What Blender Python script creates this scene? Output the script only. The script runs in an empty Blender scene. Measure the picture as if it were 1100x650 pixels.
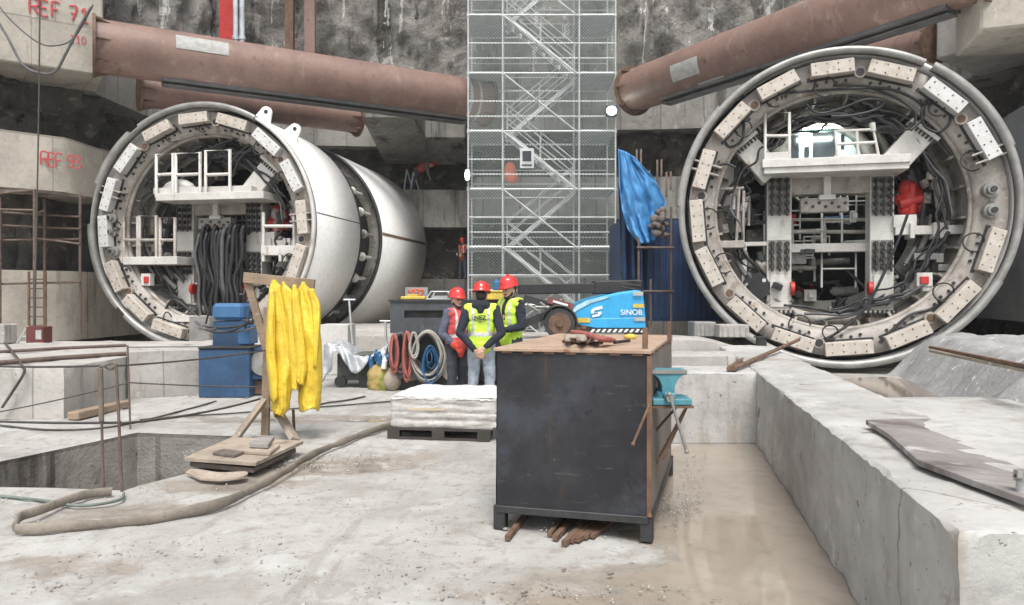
import bpy, bmesh, math, random
from mathutils import Vector, Matrix, noise
from mathutils.geometry import delaunay_2d_cdt
R = math.radians
random.seed(7)
scene = bpy.context.scene
COL = scene.collection
F, CX, CY, HOR, CAMZ = 800.0, 550.0, 325.0, 318.0, 1.6
TH = -math.atan((CY - HOR) / F)

def ray(px, py):
    dx, dy = (px - CX) / F, (CY - py) / F
    c, s = math.cos(TH), math.sin(TH)
    return Vector((dx, c - s * dy, s + c * dy))

def P(px, py, Y):
    d = ray(px, py)
    return Vector((0, 0, CAMZ)) + d * (Y / d.y)

def G(px, py, z=0.0):
    d = ray(px, py)
    return Vector((0, 0, CAMZ)) + d * ((z - CAMZ) / d.z)

def V(*a): return Vector(a)
def fbm(p, s=1.0, o=4):
    return noise.fractal(Vector(p) * s, 0.6, 2.1, o)

# ------------------------------------------------------------------ materials
def ramp(nt, fac, lo, hi):
    n = nt.nodes.new('ShaderNodeMapRange'); n.interpolation_type = 'SMOOTHSTEP'
    n.inputs[1].default_value = lo; n.inputs[2].default_value = hi
    nt.links.new(fac, n.inputs[0]); return n.outputs[0]

def mixc(nt, fac, a, b):
    n = nt.nodes.new('ShaderNodeMix'); n.data_type = 'RGBA'
    if isinstance(fac, (int, float)): n.inputs[0].default_value = fac
    else: nt.links.new(fac, n.inputs[0])
    for i, x in ((6, a), (7, b)):
        if isinstance(x, (tuple, list)): n.inputs[i].default_value = (*x, 1)
        else: nt.links.new(x, n.inputs[i])
    return n.outputs[2]

def math_n(nt, op, a, b=None):
    n = nt.nodes.new('ShaderNodeMath'); n.operation = op
    for i, x in ((0, a), (1, b)):
        if x is None: continue
        if isinstance(x, (int, float)): n.inputs[i].default_value = x
        else: nt.links.new(x, n.inputs[i])
    return n.outputs[0]

def coords(nt):
    tc = nt.nodes.new('ShaderNodeTexCoord'); oi = nt.nodes.new('ShaderNodeObjectInfo')
    a = nt.nodes.new('ShaderNodeVectorMath'); a.operation = 'ADD'
    nt.links.new(tc.outputs['Object'], a.inputs[0]); nt.links.new(oi.outputs['Location'], a.inputs[1])
    return a.outputs[0]

def nz(nt, co, scale, stretch=(1, 1, 1), detail=6, rough=.6, off=(0, 0, 0), dist=0):
    mp = nt.nodes.new('ShaderNodeMapping'); mp.inputs['Scale'].default_value = stretch
    mp.inputs['Location'].default_value = off
    nt.links.new(co, mp.inputs[0])
    n = nt.nodes.new('ShaderNodeTexNoise'); n.inputs['Scale'].default_value = scale
    n.inputs['Detail'].default_value = detail; n.inputs['Roughness'].default_value = rough
    n.inputs['Distortion'].default_value = dist
    nt.links.new(mp.outputs[0], n.inputs['Vector']); return n.outputs[0]

MATS = {}
def mat(name, c, c2=None, scale=2.5, lo=.38, hi=.64, rough=.75, metal=0.0, bump=.25, bscale=25, bdist=.01,
        layers=(), emit=None, coat=0, rough2=None, spec=.5, boards=None):
    """layers: (colour, scale, lo, hi, stretch[, roughness])"""
    m = bpy.data.materials.new(name); m.use_nodes = True; nt = m.node_tree
    b = nt.nodes['Principled BSDF']
    co = coords(nt)
    col = c; rg = rough
    f = nz(nt, co, scale)
    c2 = c2 or tuple(x * .72 for x in c)
    col = mixc(nt, ramp(nt, f, lo, hi), c, c2)
    fine = nz(nt, co, scale * 9, detail=4)
    col = mixc(nt, math_n(nt, 'MULTIPLY', ramp(nt, fine, .45, .75), .35), col, tuple(x * .6 for x in c2))
    rs = None
    for i, L in enumerate(layers):
        lc, sc, l0, h0, st = L[:5]
        f = ramp(nt, nz(nt, co, sc, st, detail=7, rough=.65, off=(3.1 * i + 1, 7.7 * i, 2.3 * i)), l0, h0)
        col = mixc(nt, f, col, lc)
        if len(L) > 5:
            n = nt.nodes.new('ShaderNodeMix'); n.data_type = 'FLOAT'
            nt.links.new(f, n.inputs[0])
            if rs is None: n.inputs[2].default_value = rough
            else: nt.links.new(rs, n.inputs[2])
            n.inputs[3].default_value = L[5]; rs = n.outputs[0]
    if boards:
        sx = nt.nodes.new('ShaderNodeSeparateXYZ'); nt.links.new(co, sx.inputs[0]); cb = nt.nodes.new('ShaderNodeCombineXYZ')
        nt.links.new(math_n(nt, 'ADD', sx.outputs[0], math_n(nt, 'MULTIPLY', sx.outputs[1], .8)), cb.inputs[0]); nt.links.new(math_n(nt, 'ADD', sx.outputs[2], .013), cb.inputs[1])
        br = nt.nodes.new('ShaderNodeTexBrick'); br.offset = .37; nt.links.new(cb.outputs[0], br.inputs['Vector']); br.inputs['Scale'].default_value = 1
        br.inputs['Brick Width'].default_value = boards[0]; br.inputs['Row Height'].default_value = boards[1]; br.inputs['Mortar Size'].default_value = boards[2]
        br.inputs['Color1'].default_value = (1, 1, 1, 1); br.inputs['Color2'].default_value = (.78, .78, .78, 1); br.inputs['Mortar'].default_value = (.5, .48, .46, 1)
        mm_ = nt.nodes.new('ShaderNodeMix'); mm_.data_type = 'RGBA'; mm_.blend_type = 'MULTIPLY'; mm_.inputs[0].default_value = .8
        nt.links.new(col, mm_.inputs[6]); nt.links.new(br.outputs[0], mm_.inputs[7]); col = mm_.outputs[2]
    nt.links.new(col, b.inputs['Base Color'])
    if rs is not None: nt.links.new(rs, b.inputs['Roughness'])
    else: b.inputs['Roughness'].default_value = rough
    b.inputs['Metallic'].default_value = metal
    b.inputs['Coat Weight'].default_value = coat
    b.inputs['Specular IOR Level'].default_value = spec
    if bump:
        bn = nt.nodes.new('ShaderNodeBump'); bn.inputs['Strength'].default_value = bump
        bn.inputs['Distance'].default_value = bdist
        h = math_n(nt, 'ADD', nz(nt, co, bscale, detail=6, rough=.7), nz(nt, co, bscale * .18, detail=4))
        nt.links.new(h, bn.inputs['Height']); nt.links.new(bn.outputs[0], b.inputs['Normal'])
    if emit:
        b.inputs['Emission Color'].default_value = (*emit[0], 1); b.inputs['Emission Strength'].default_value = emit[1]
    MATS[name] = m
    return m

U = (1, 1, 1); VS = (1, 1, .12)     # VS: vertical streaks
conc = mat('concrete_pale', (.44, .42, .39), (.35, .33, .305), 1.4, bump=.6, bdist=.015, boards=(2.4, 5, .012), layers=[
    ((.20, .18, .16), 2.2, .57, .72, VS), ((.47, .455, .43), 5, .6, .68, U), ((.36, .27, .16), 1.1, .66, .76, VS), ((.15, .135, .12), 13, .66, .72, U)])
conc_w = mat('concrete_wall_grey', (.46, .45, .43), (.37, .36, .34), .9, bump=.6, bdist=.012, boards=(2.6, 7, .008), layers=[
    ((.25, .235, .22), 1.8, .56, .72, (1, 1, .35)), ((.50, .49, .465), 3.4, .58, .7, U), ((.30, .27, .24), 7, .6, .7, U), ((.10, .09, .08), 19, .645, .68, U), ((.07, .065, .06), 34, .68, .70, U), ((.13, .12, .11), 3.2, .66, .69, (1, 1, .6)), ((.34, .31, .27), 1.1, .55, .62, (1, 1, .15))])
conc_c = mat('concrete_cream', (.44, .405, .345), (.34, .31, .265), .9, bump=.5, boards=(1.9, 3, .02), layers=[
    ((.20, .18, .155), 1.5, .56, .70, VS), ((.50, .47, .41), 4, .6, .7, U), ((.14, .125, .11), 6, .66, .74, U)])
conc_d = mat('concrete_grey_damp', (.31, .295, .27), (.21, .20, .18), .6, bump=.7, bdist=.04, boards=(1.4, 3.1, .03), layers=[
    ((.07, .064, .056), 1.1, .53, .66, VS), ((.37, .355, .33), 2.4, .58, .7, (1, 1, .3)), ((.12, .11, .10), 3.5, .60, .7, U), ((.50, .49, .47), 2.8, .68, .73, (1, 1, .07))])
conc_b = mat('concrete_bluegrey', (.30, .31, .32), (.23, .24, .25), .6, bump=.4, layers=[
    ((.15, .15, .15), 1.2, .58, .72, VS), ((.40, .41, .41), 1.3, .6, .7, (.3, .3, 2))])
rock = mat('wet_rock_and_shade', (.115, .105, .09), (.055, .05, .042), 1.3, bump=1, bscale=8, bdist=.12, layers=[
    ((.24, .22, .19), 1.8, .56, .68, (1, 1, 1.6)), ((.03, .028, .025), .8, .54, .66, (1, 1, .5)), ((.30, .28, .25), 5, .64, .72, (1, 1, 2))])
shot = mat('shotcrete_piles', (.31, .295, .27), (.19, .178, .16), 1.1, bump=1, bscale=6, bdist=.2, layers=[
    ((.06, .055, .048), .75, .545, .63, (1, 1, .10)), ((.36, .34, .315), 1.8, .55, .66, (1, 1, .6)), ((.10, .094, .084), 2.6, .60, .70, U),
    ((.66, .65, .62), 2.4, .61, .66, (1, 1, .06)), ((.62, .60, .56), 5, .66, .72, (1, 1, .5)), ((.20, .13, .085), .8, .64, .70, (1, 1, .03))])
darkv = mat('void_dark', (.03, .029, .027), (.015, .015, .015), 1, bump=.5)
strutm = mat('brown_primer', (.215, .135, .108), (.17, .105, .083), 1.1, rough=.55, bump=.15, layers=[
    ((.29, .21, .17), 1.6, .56, .72, (1.5, 1.5, .5)), ((.10, .065, .052), 2.2, .62, .72, U), ((.45, .40, .35), 6, .72, .76, U)])
rust = mat('rusty_steel', (.16, .095, .06), (.10, .06, .04), 6, rough=.8, layers=[((.26, .14, .07), 14, .58, .7, U)])
rebar_m = mat('rebar_brown', (.14, .10, .08), (.09, .065, .05), 8, rough=.8)
white = mat('white_machine_paint', (.60, .585, .55), (.50, .485, .45), 2.2, rough=.45, bump=.08, layers=[
    ((.30, .26, .21), 3.5, .57, .72, (1, 1, .4)), ((.16, .13, .10), 9, .66, .73, U)])
shell = mat('white_shield_paint', (.88, .87, .84), (.83, .82, .79), .8, rough=.6, bump=.06, layers=[
    ((.60, .56, .50), 1.6, .62, .78, (1, 1, .3)), ((.40, .28, .18), 3, .735, .78, (1, 1, .3))])
cream = mat('cream_machine_paint', (.38, .35, .315), (.28, .255, .225), 2.5, rough=.55, bump=.2, layers=[
    ((.20, .155, .12), 3.5, .53, .68, U), ((.55, .51, .46), 6, .6, .68, U), ((.09, .07, .06), 10, .62, .70, U)])
padm = mat('pad_paint', (.52, .475, .415), (.43, .385, .33), 4, rough=.5, bump=.12, layers=[((.32, .25, .18), 5, .58, .72, U), ((.16, .12, .09), 12, .66, .72, U)])
padb = mat('pad_paint_bluish', (.60, .60, .59), (.52, .51, .49), 4, rough=.5, bump=.12, layers=[((.38, .35, .32), 6, .64, .75, U)])
drum = mat('dirty_machine_grey', (.30, .28, .25), (.18, .165, .145), 2, rough=.6, bump=.3, layers=[
    ((.08, .07, .06), 4, .54, .66, U), ((.45, .42, .37), 7, .62, .7, U)])
steel = mat('bare_steel_grey', (.33, .325, .31), (.24, .235, .22), 3, rough=.42, metal=.35, bump=.1, layers=[
    ((.22, .19, .16), 5, .6, .73, U)])
dsteel = mat('dark_steel', (.055, .056, .058), (.035, .035, .036), 4, rough=.5, metal=.4, bump=.15, layers=[((.12, .10, .085), 8, .62, .72, U)])
black = mat('black_rubber', (.022, .022, .024), (.014, .014, .015), 6, rough=.5, bump=.1)
grub = mat('grey_rubber', (.10, .10, .105), (.07, .07, .072), 6, rough=.6, bump=.1)
red = mat('red_paint', (.50, .025, .02), (.36, .02, .018), 6, rough=.5, bump=.1)
redtext = mat('red_spray', (.50, .07, .08), (.42, .06, .07), 20, rough=.8, bump=0)
orange = mat('orange_cloth', (.75, .14, .04), (.6, .1, .03), 8, rough=.9)
galv = mat('galvanised', (.56, .58, .57), (.46, .48, .47), 3, rough=.42, metal=.45, bump=.05)
wood = mat('old_timber', (.30, .225, .16), (.22, .165, .115), 3, rough=.85, bump=.4, layers=[((.16, .12, .085), 6, .55, .7, (1, 6, 6)), ((.42, .36, .29), 5, .62, .72, (1, 4, 4))])
woodg = mat('grey_ply', (.27, .25, .235), (.20, .18, .17), 1.3, rough=.7, bump=.3, layers=[((.12, .10, .095), 1.4, .53, .66, (.6, 2, 1)), ((.42, .41, .40), 2.2, .56, .68, (1, 2, 1)), ((.08, .07, .065), 6, .68, .73, U)])
woodd = mat('dark_board', (.17, .14, .12), (.11, .09, .078), 4, rough=.8, bump=.4)
woodt = mat('muddy_plywood', (.36, .30, .24), (.28, .23, .185), 2.5, rough=.8, bump=.3, layers=[((.18, .14, .11), 3, .56, .7, U), ((.48, .45, .41), 4, .6, .7, U)])
blue = mat('blue_machine_paint', (.030, .08, .165), (.02, .055, .12), 3, rough=.45, layers=[((.03, .04, .06), 6, .6, .72, U)])
blue2 = mat('blue_lid_paint', (.05, .15, .31), (.04, .12, .25), 3, rough=.4)
bluec = mat('dark_blue_container', (.018, .05, .13), (.012, .03, .08), 1.2, rough=.5, layers=[((.02, .02, .03), 2, .56, .7, U)])
tarpb = mat('blue_tarpaulin', (.07, .27, .55), (.05, .20, .44), 2, rough=.5, bump=.2, bscale=10, bdist=.03, layers=[((.25, .35, .5), 4, .62, .7, (1, 1, .2))])  # pale streaks paint light along the folds into the colour
cyan = mat('lift_blue_paint', (.035, .36, .66), (.03, .31, .58), 2, rough=.35, bump=.03, coat=.3, layers=[((.3, .45, .52), 5, .68, .76, U)])
teal = mat('teal_vise_paint', (.07, .25, .31), (.055, .20, .25), 8, rough=.4, coat=.2, layers=[((.10, .14, .15), 16, .62, .72, U)])
yellow = mat('yellow_pvc', (.74, .55, .05), (.64, .45, .04), 3, rough=.38, bump=.5, bscale=11, bdist=.03, layers=[((.45, .36, .14), 3, .60, .76, U), ((.30, .25, .14), 7, .68, .75, U)])
yel2 = mat('yellow_paint', (.62, .46, .07), (.5, .37, .06), 5, rough=.6)
benchm = mat('dark_sheet_steel', (.034, .035, .040), (.019, .020, .023), 2.2, rough=.5, metal=.3, bump=.08, layers=[
    ((.052, .057, .070), 1.6, .50, .70, U, .40), ((.085, .055, .040), 1.7, .60, .74, (2.2, 1, .3), .7), ((.075, .07, .068), 9, .64, .70, (.3, 1, 3), .6), ((.15, .145, .14), 30, .68, .72, U, .7), ((.075, .068, .062), 3.2, .60, .66, (1, 1, .22), .65), ((.10, .095, .09), 15, .68, .73, U), ((.018, .018, .02), 5, .62, .68, U)])
benchside = mat('side_sheet_brown', (.18, .155, .135), (.125, .105, .09), 2, rough=.55, bump=.1, layers=[((.12, .09, .07), 3, .58, .7, VS)])
benchtop = mat('rusty_top', (.40, .285, .205), (.31, .215, .15), 4, rough=.8, bump=.2, layers=[((.20, .10, .055), 6, .58, .7, U), ((.5, .42, .34), 8, .62, .7, U)])
wrap = mat('stretch_wrap_bags', (.50, .48, .455), (.40, .38, .355), 5, rough=.22, bump=.6, bscale=16, bdist=.02, layers=[((.48, .44, .38), 7, .6, .72, U), ((.62, .62, .61), 6, .60, .66, (.2, .2, 2), .1)])
wrapt = mat('white_plastic_cover', (.68, .67, .65), (.60, .59, .57), 4, rough=.35, bump=.4, bscale=8, bdist=.03)
silver = mat('silver_tarpaulin', (.58, .60, .62), (.42, .44, .46), 5, rough=.28, metal=.3, bump=.5, bscale=9, bdist=.03)
pal = mat('pallet_dark', (.06, .05, .045), (.04, .035, .03), 6, rough=.8)
greenb = mat('green_sack', (.20, .26, .05), (.36, .26, .09), 4, lo=.4, hi=.55, rough=.7)
skin = mat('skin', (.58, .37, .27), (.52, .32, .23), 12, rough=.55, bump=.05)
helm = mat('red_helmet', (.62, .03, .025), (.56, .027, .022), 8, rough=.25, bump=0, coat=.4)
hair = mat('dark_hair', (.03, .022, .018), (.02, .015, .012), 20, rough=.8, bump=.4)
navy = mat('navy_cloth', (.022, .026, .038), (.014, .017, .025), 10, rough=.95, bump=.3)
greyb = mat('blue_grey_cloth', (.11, .12, .17), (.08, .09, .13), 8, rough=.95, bump=.3)
jeans = mat('light_jeans', (.36, .41, .46), (.27, .31, .37), 7, rough=.95, bump=.3)
dtrou = mat('dark_trousers', (.055, .06, .075), (.035, .04, .05), 8, rough=.95, bump=.3)
hivis = mat('lime_vest', (.60, .86, .07), (.52, .76, .06), 6, rough=.75, bump=.15)
redvest = mat('red_vest', (.62, .10, .10), (.52, .07, .075), 6, rough=.85, bump=.2)
refl = mat('reflective_tape', (.62, .63, .62), (.5, .51, .5), 9, rough=.4, bump=.05)
glove = mat('red_glove', (.68, .06, .035), (.55, .05, .03), 9, rough=.7)
boot = mat('boot', (.05, .04, .035), (.03, .025, .02), 9, rough=.7)
slat = mat('white_letter', (.78, .80, .80), (.72, .74, .74), 6, rough=.5, bump=0)
papr = mat('paper_sheet', (.40, .40, .38), (.30, .30, .28), 5, rough=.8, bump=.1, layers=[((.3, .32, .34), 16, .60, .64, (1, 1, 4))])
hosec = mat('canvas_hose', (.25, .22, .18), (.15, .13, .105), 3, rough=.85, bump=.5, bscale=60, layers=[((.17, .14, .11), 5, .55, .68, U)])
cable = mat('cable_dark', (.07, .065, .058), (.045, .042, .038), 6, rough=.7)
redh = mat('faded_red_hose', (.36, .11, .09), (.26, .08, .065), 8, rough=.7)
bluew = mat('blue_cable', (.02, .12, .26), (.015, .08, .19), 8, rough=.5)
lampm = mat('lamp_glow', (1, 1, 1), (1, 1, 1), emit=((.9, 1, .93), 30), bump=0)
glassd = mat('dark_glass', (.03, .035, .04), (.02, .022, .025), 3, rough=.15, bump=0)
mudw = mat('muddy_water', (.20, .16, .12), (.16, .13, .10), .8, rough=.06, bump=.03, bscale=3)
mudp = mat('puddle_water', (.32, .275, .225), (.28, .24, .195), .7, rough=.06, bump=.02, bscale=3, bdist=.01, spec=.5, coat=0)
bankm = mat('bank_cement', (.34, .335, .325), (.27, .265, .26), 1.3, bump=.7, bscale=9, bdist=.05, layers=[((.31, .30, .28), 2.2, .58, .7, U), ((.6, .6, .58), 4, .6, .68, U)])
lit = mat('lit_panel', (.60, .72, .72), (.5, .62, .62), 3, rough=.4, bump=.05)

# ------------------------------------------------------------------ mesh builder
def frame(d, up=V(0, 0, 1)):
    d = d.normalized()
    if abs(d.dot(up)) > .98: up = V(0, 1, 0) if abs(d.y) < .9 else V(1, 0, 0)
    x = d.cross(up).normalized(); u = x.cross(d).normalized()
    return x, u

class MB:
    def __init__(s): s.v = []; s.f = []; s.m = []; s.s = []
    def add(s, vs, fs, mi=0, sm=False):
        n = len(s.v); s.v += [Vector(v) for v in vs]
        for f in fs: s.f.append([n + i for i in f]); s.m.append(mi); s.s.append(sm)
        return s
    def hexa(s, p, mi=0):   # p: 4 bottom (ccw), 4 top
        return s.add(p, [(3, 2, 1, 0), (4, 5, 6, 7), (0, 1, 5, 4), (1, 2, 6, 5), (2, 3, 7, 6), (3, 0, 4, 7)], mi)
    def box(s, c, d, rot=None, mi=0):
        c = Vector(c); h = [x / 2 for x in d]
        ps = [V(a * h[0], b * h[1], e * h[2]) for e in (-1, 1) for a, b in ((-1, -1), (1, -1), (1, 1), (-1, 1))]
        if rot is not None: ps = [rot @ p for p in ps]
        return s.hexa([c + p for p in ps], mi)
    def bx(s, x0, x1, y0, y1, z0, z1, mi=0):
        return s.box(((x0 + x1) / 2, (y0 + y1) / 2, (z0 + z1) / 2), (abs(x1 - x0), abs(y1 - y0), abs(z1 - z0)), None, mi)
    def beam(s, a, b, w, h, up=V(0, 0, 1), mi=0):
        a, b = Vector(a), Vector(b); x, u = frame(b - a, up)
        ps = []
        for p in (a, b): ps += [p - x * w / 2 - u * h / 2, p + x * w / 2 - u * h / 2, p + x * w / 2 + u * h / 2, p - x * w / 2 + u * h / 2]
        return s.hexa(ps, mi)
    def cyl(s, a, b, r0, r1=None, n=12, mi=0, sm=True, cap=True):
        a, b = Vector(a), Vector(b); r1 = r0 if r1 is None else r1
        x, u = frame(b - a); vs = []
        for p, r in ((a, r0), (b, r1)):
            for i in range(n):
                t = 2 * math.pi * i / n; vs.append(p + (x * math.cos(t) + u * math.sin(t)) * r)
        s.add(vs, [(i, (i + 1) % n, n + (i + 1) % n, n + i) for i in range(n)], mi, sm)
        if cap: s.add(vs, [tuple(range(n - 1, -1, -1)), tuple(range(n, 2 * n))], mi)
        return s
    def tube(s, pts, r, n=6, mi=0, flat=None, up=V(0, 0, 1)):
        pts = [Vector(p) for p in pts]; vs = []; m = len(pts)
        rs = r if isinstance(r, (list, tuple)) else [r] * m
        x = None
        for i, p in enumerate(pts):
            d = (pts[min(i + 1, m - 1)] - pts[max(i - 1, 0)])
            if d.length < 1e-7: d = V(0, 0, 1)
            d.normalize()
            if x is None: x, u = frame(d, up)
            else:
                x = (x - d * x.dot(d)); x.normalize(); u = x.cross(d)
            if flat: x, u = frame(d, up)
            for k in range(n):
                t = 2 * math.pi * k / n
                fa, fb = flat if flat else (1, 1)
                vs.append(p + x * math.cos(t) * rs[i] * fa + u * math.sin(t) * rs[i] * fb)
        fs = [(i * n + k, i * n + (k + 1) % n, (i + 1) * n + (k + 1) % n, (i + 1) * n + k) for i in range(m - 1) for k in range(n)]
        s.add(vs, fs, mi, True); s.add(vs, [tuple(range(n - 1, -1, -1)), tuple((m - 1) * n + k for k in range(n))], mi)
        return s
    def sph(s, c, r, n=12, mi=0, rot=None):
        c = Vector(c); r = r if isinstance(r, (tuple, list, Vector)) else (r, r, r); vs = []; k = n // 2
        for i in range(k + 1):
            a = math.pi * i / k
            for j in range(n):
                t = 2 * math.pi * j / n
                p = V(r[0] * math.sin(a) * math.cos(t), r[1] * math.sin(a) * math.sin(t), r[2] * math.cos(a))
                vs.append(c + (rot @ p if rot else p))
        return s.add(vs, [(i * n + j, (i + 1) * n + j, (i + 1) * n + (j + 1) % n, i * n + (j + 1) % n) for i in range(k) for j in range(n)], mi, True)
    def ring(s, prof, a0=0, a1=360, n=96, cz=3.3, mi=0, sm=True, closed=True):
        """profile [(r, y)] swept round the y axis; angles from up, clockwise seen from the front"""
        full = abs(a1 - a0) >= 359.9; m = n if full else max(3, int(n * abs(a1 - a0) / 360)); k = len(prof); vs = []
        for i in range(m if full else m + 1):
            a = R(a0 + (a1 - a0) * i / m)
            for r, y in prof: vs.append(V(r * math.sin(a), y, cz + r * math.cos(a)))
        fs = []
        for i in range(m):
            j = (i + 1) % m if full else i + 1
            for q in range(k if closed else k - 1):
                w = (q + 1) % k; fs.append((i * k + q, i * k + w, j * k + w, j * k + q))
        s.add(vs, fs, mi, sm)
        if closed and not full: s.add(vs, [tuple(range(k - 1, -1, -1)), tuple(m * k + q for q in range(k))], mi)
        return s
    def prism(s, pts, axis, t, mi=0):
        """flat polygon (3D points) extruded along axis vector t"""
        pts = [Vector(p) for p in pts]; n = len(pts); t = Vector(axis).normalized() * t
        vs = pts + [p + t for p in pts]
        return s.add(vs, [tuple(range(n - 1, -1, -1)), tuple(range(n, 2 * n))] + [(i, (i + 1) % n, n + (i + 1) % n, n + i) for i in range(n)], mi)
    def grid(s, fn, nu, nv, mi=0, sm=True, wrap=False):
        vs = [fn(i / nu, j / nv) for j in range(nv + 1) for i in range(nu + (0 if wrap else 1))]
        w = nu if wrap else nu + 1
        return s.add(vs, [(j * w + i, j * w + (i + 1) % w, (j + 1) * w + (i + 1) % w, (j + 1) * w + i) for j in range(nv) for i in range(nu)], mi, sm)
    def build(s, name, mats, parent=None, bevel=0, local=False, seg=1, fix=True):
        me = bpy.data.meshes.new(name)
        vs = s.v
        if parent is not None and not local:
            inv = MAT_OF[parent.name].inverted(); vs = [inv @ v for v in vs]
        me.from_pydata([tuple(v) for v in vs], [], s.f)
        if not isinstance(mats, (list, tuple)): mats = [mats]
        for m in mats: me.materials.append(m)
        me.polygons.foreach_set('material_index', s.m); me.polygons.foreach_set('use_smooth', s.s)
        me.validate(); me.update()
        if fix:
            bm = bmesh.new(); bm.from_mesh(me); bmesh.ops.recalc_face_normals(bm, faces=bm.faces); bm.to_mesh(me); bm.free()
        o = bpy.data.objects.new(name, me); COL.objects.link(o)
        MAT_OF[o.name] = Matrix() if parent is None else MAT_OF[parent.name]
        if parent is not None: o.parent = parent
        if bevel:
            b = o.modifiers.new('bevel', 'BEVEL'); b.width = bevel; b.segments = seg; b.limit_method = 'ANGLE'; b.angle_limit = R(50)
        return o

MAT_OF = {}
def tag(o, label=None, cat=None, group=None, kind=None):
    if label: o['label'] = label
    if cat: o['category'] = cat
    if group: o['group'] = group
    if kind: o['kind'] = kind
    return o
def thing(name, loc, label, cat, rz=0, group=None):
    o = bpy.data.objects.new(name, None); COL.objects.link(o)
    o.location = loc; o.rotation_euler = (0, 0, rz); o.empty_display_size = .1
    MAT_OF[o.name] = Matrix.Translation(Vector(loc)) @ Matrix.Rotation(rz, 4, 'Z')
    return tag(o, label, cat, group)
def copy_tree(o, parent=None):
    c = o.copy(); COL.objects.link(c)
    if parent is not None: c.parent = parent
    for ch in list(o.children): copy_tree(ch, c)
    return c
def sag(a, b, d, n=14):
    a, b = Vector(a), Vector(b)
    return [a.lerp(b, i / n) + V(0, 0, -4 * d * (i / n) * (1 - i / n)) for i in range(n + 1)]
def smooth_path(pts, k=6):
    pts = [Vector(p) for p in pts]; out = []
    for i in range(len(pts) - 1):
        p0 = pts[max(i - 1, 0)]; p1 = pts[i]; p2 = pts[i + 1]; p3 = pts[min(i + 2, len(pts) - 1)]
        for j in range(k):
            t = j / k
            out.append(.5 * ((2 * p1) + (p2 - p0) * t + (2 * p0 - 5 * p1 + 4 * p2 - p3) * t * t + (3 * p1 - p0 - 3 * p2 + p3) * t ** 3))
    return out + [pts[-1]]
def baked(o, mods):
    """apply modifiers by evaluating"""
    for kind, kw in mods:
        m = o.modifiers.new(kind.lower(), kind)
        for k, v in kw.items(): setattr(m, k, v)
    dg = bpy.context.evaluated_depsgraph_get(); dg.update()
    me = bpy.data.meshes.new_from_object(o.evaluated_get(dg)); old = o.data
    o.modifiers.clear(); o.data = me; bpy.data.meshes.remove(old)
    return o
STROKES = {'R': [[(0, 0), (0, 1), (.5, 1), (.6, .75), (.45, .52), (0, .5)], [(.25, .5), (.6, 0)]],
 'E': [[(.5, 1), (0, 1), (0, 0), (.5, 0)], [(0, .52), (.4, .52)]], 'F': [[(.55, 1), (0, 1), (0, 0)], [(0, .5), (.42, .5)]],
 '7': [[(0, 1), (.55, 1), (.2, 0)], [(.1, .5), (.5, .5)]], '1': [[(.1, .75), (.35, 1), (.35, 0)], [(.05, 0), (.6, 0)]],
 '9': [[(.5, .7), (.35, .5), (.05, .6), (.05, .9), (.3, 1), (.5, .85), (.5, .4), (.3, 0), (.05, .1)]],
 '3': [[(0, .95), (.3, 1), (.5, .8), (.2, .55), (.5, .35), (.4, .05), (0, .05)]],
 '0': [[(.25, 0), (0, .3), (.05, .8), (.25, 1), (.5, .75), (.5, .25), (.25, 0)]],
 '2': [[(0, .8), (.25, 1), (.5, .75), (.1, .15), (0, 0), (.55, 0)]], '6': [[(.45, 1), (.1, .6), (0, .2), (.3, 0), (.5, .25), (.3, .5), (.05, .35)]],
 ' ': []}
def strokes(txt, o, ex, ey, h, th, name, m, parent=None, adv=.78):
    b = MB(); x = 0; ex, ey = Vector(ex).normalized(), Vector(ey).normalized(); nrm = ex.cross(ey).normalized()
    for i, ch in enumerate(txt):
        jit = random.uniform(-.05, .05)
        for st in STROKES[ch]:
            pts = smooth_path([Vector(o) + ex * (x + u * h * .85) + ey * (w + jit) * h for u, w in st], 3)
            b.tube(pts, th, 6, 0, flat=(1, .25), up=nrm)
        x += h * adv * (.6 if ch == ' ' else 1)
    return b.build(name, m, parent)
def text_mesh(txt, size, name, m, o, ex, ey, parent, depth=.006, shear=0, bold=0):
    cu = bpy.data.curves.new('t', 'FONT'); cu.body = txt; cu.size = size; cu.extrude = depth; cu.shear = shear; cu.offset = bold
    to = bpy.data.objects.new('t', cu); COL.objects.link(to)
    dg = bpy.context.evaluated_depsgraph_get(); me = bpy.data.meshes.new_from_object(to.evaluated_get(dg))
    bpy.data.objects.remove(to); bpy.data.curves.remove(cu)
    ex, ey = Vector(ex).normalized(), Vector(ey).normalized(); nn = ex.cross(ey)
    b = MB(); b.add([Vector(o) + ex * v.co.x + ey * v.co.y + nn * v.co.z for v in me.vertices], [tuple(p.vertices) for p in me.polygons])
    bpy.data.meshes.remove(me)
    return b.build(name, m, parent)
# ------------------------------------------------------------------ camera, light
cam = bpy.data.cameras.new('camera'); cam.lens = 36 * F / 1100; cam.sensor_width = 36; cam.clip_end = 400; cam.clip_start = .05
co = bpy.data.objects.new('camera', cam); COL.objects.link(co); co.location = (0, 0, CAMZ); co.rotation_euler = (R(90) + TH, 0, 0)
scene.camera = co
w = bpy.data.worlds.new('World'); scene.world = w; w.use_nodes = True; nt = w.node_tree
sky = nt.nodes.new('ShaderNodeTexSky'); sky.sky_type = 'NISHITA'; sky.sun_disc = False
SUN_EL, SUN_AZ = 60, 176
sky.sun_elevation = R(SUN_EL); sky.sun_rotation = R(SUN_AZ); sky.air_density = 1; sky.dust_density = 3
hs = nt.nodes.new('ShaderNodeHueSaturation'); hs.inputs['Saturation'].default_value = .22
nt.links.new(sky.outputs[0], hs.inputs['Color']); nt.links.new(hs.outputs[0], nt.nodes['Background'].inputs[0])
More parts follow.
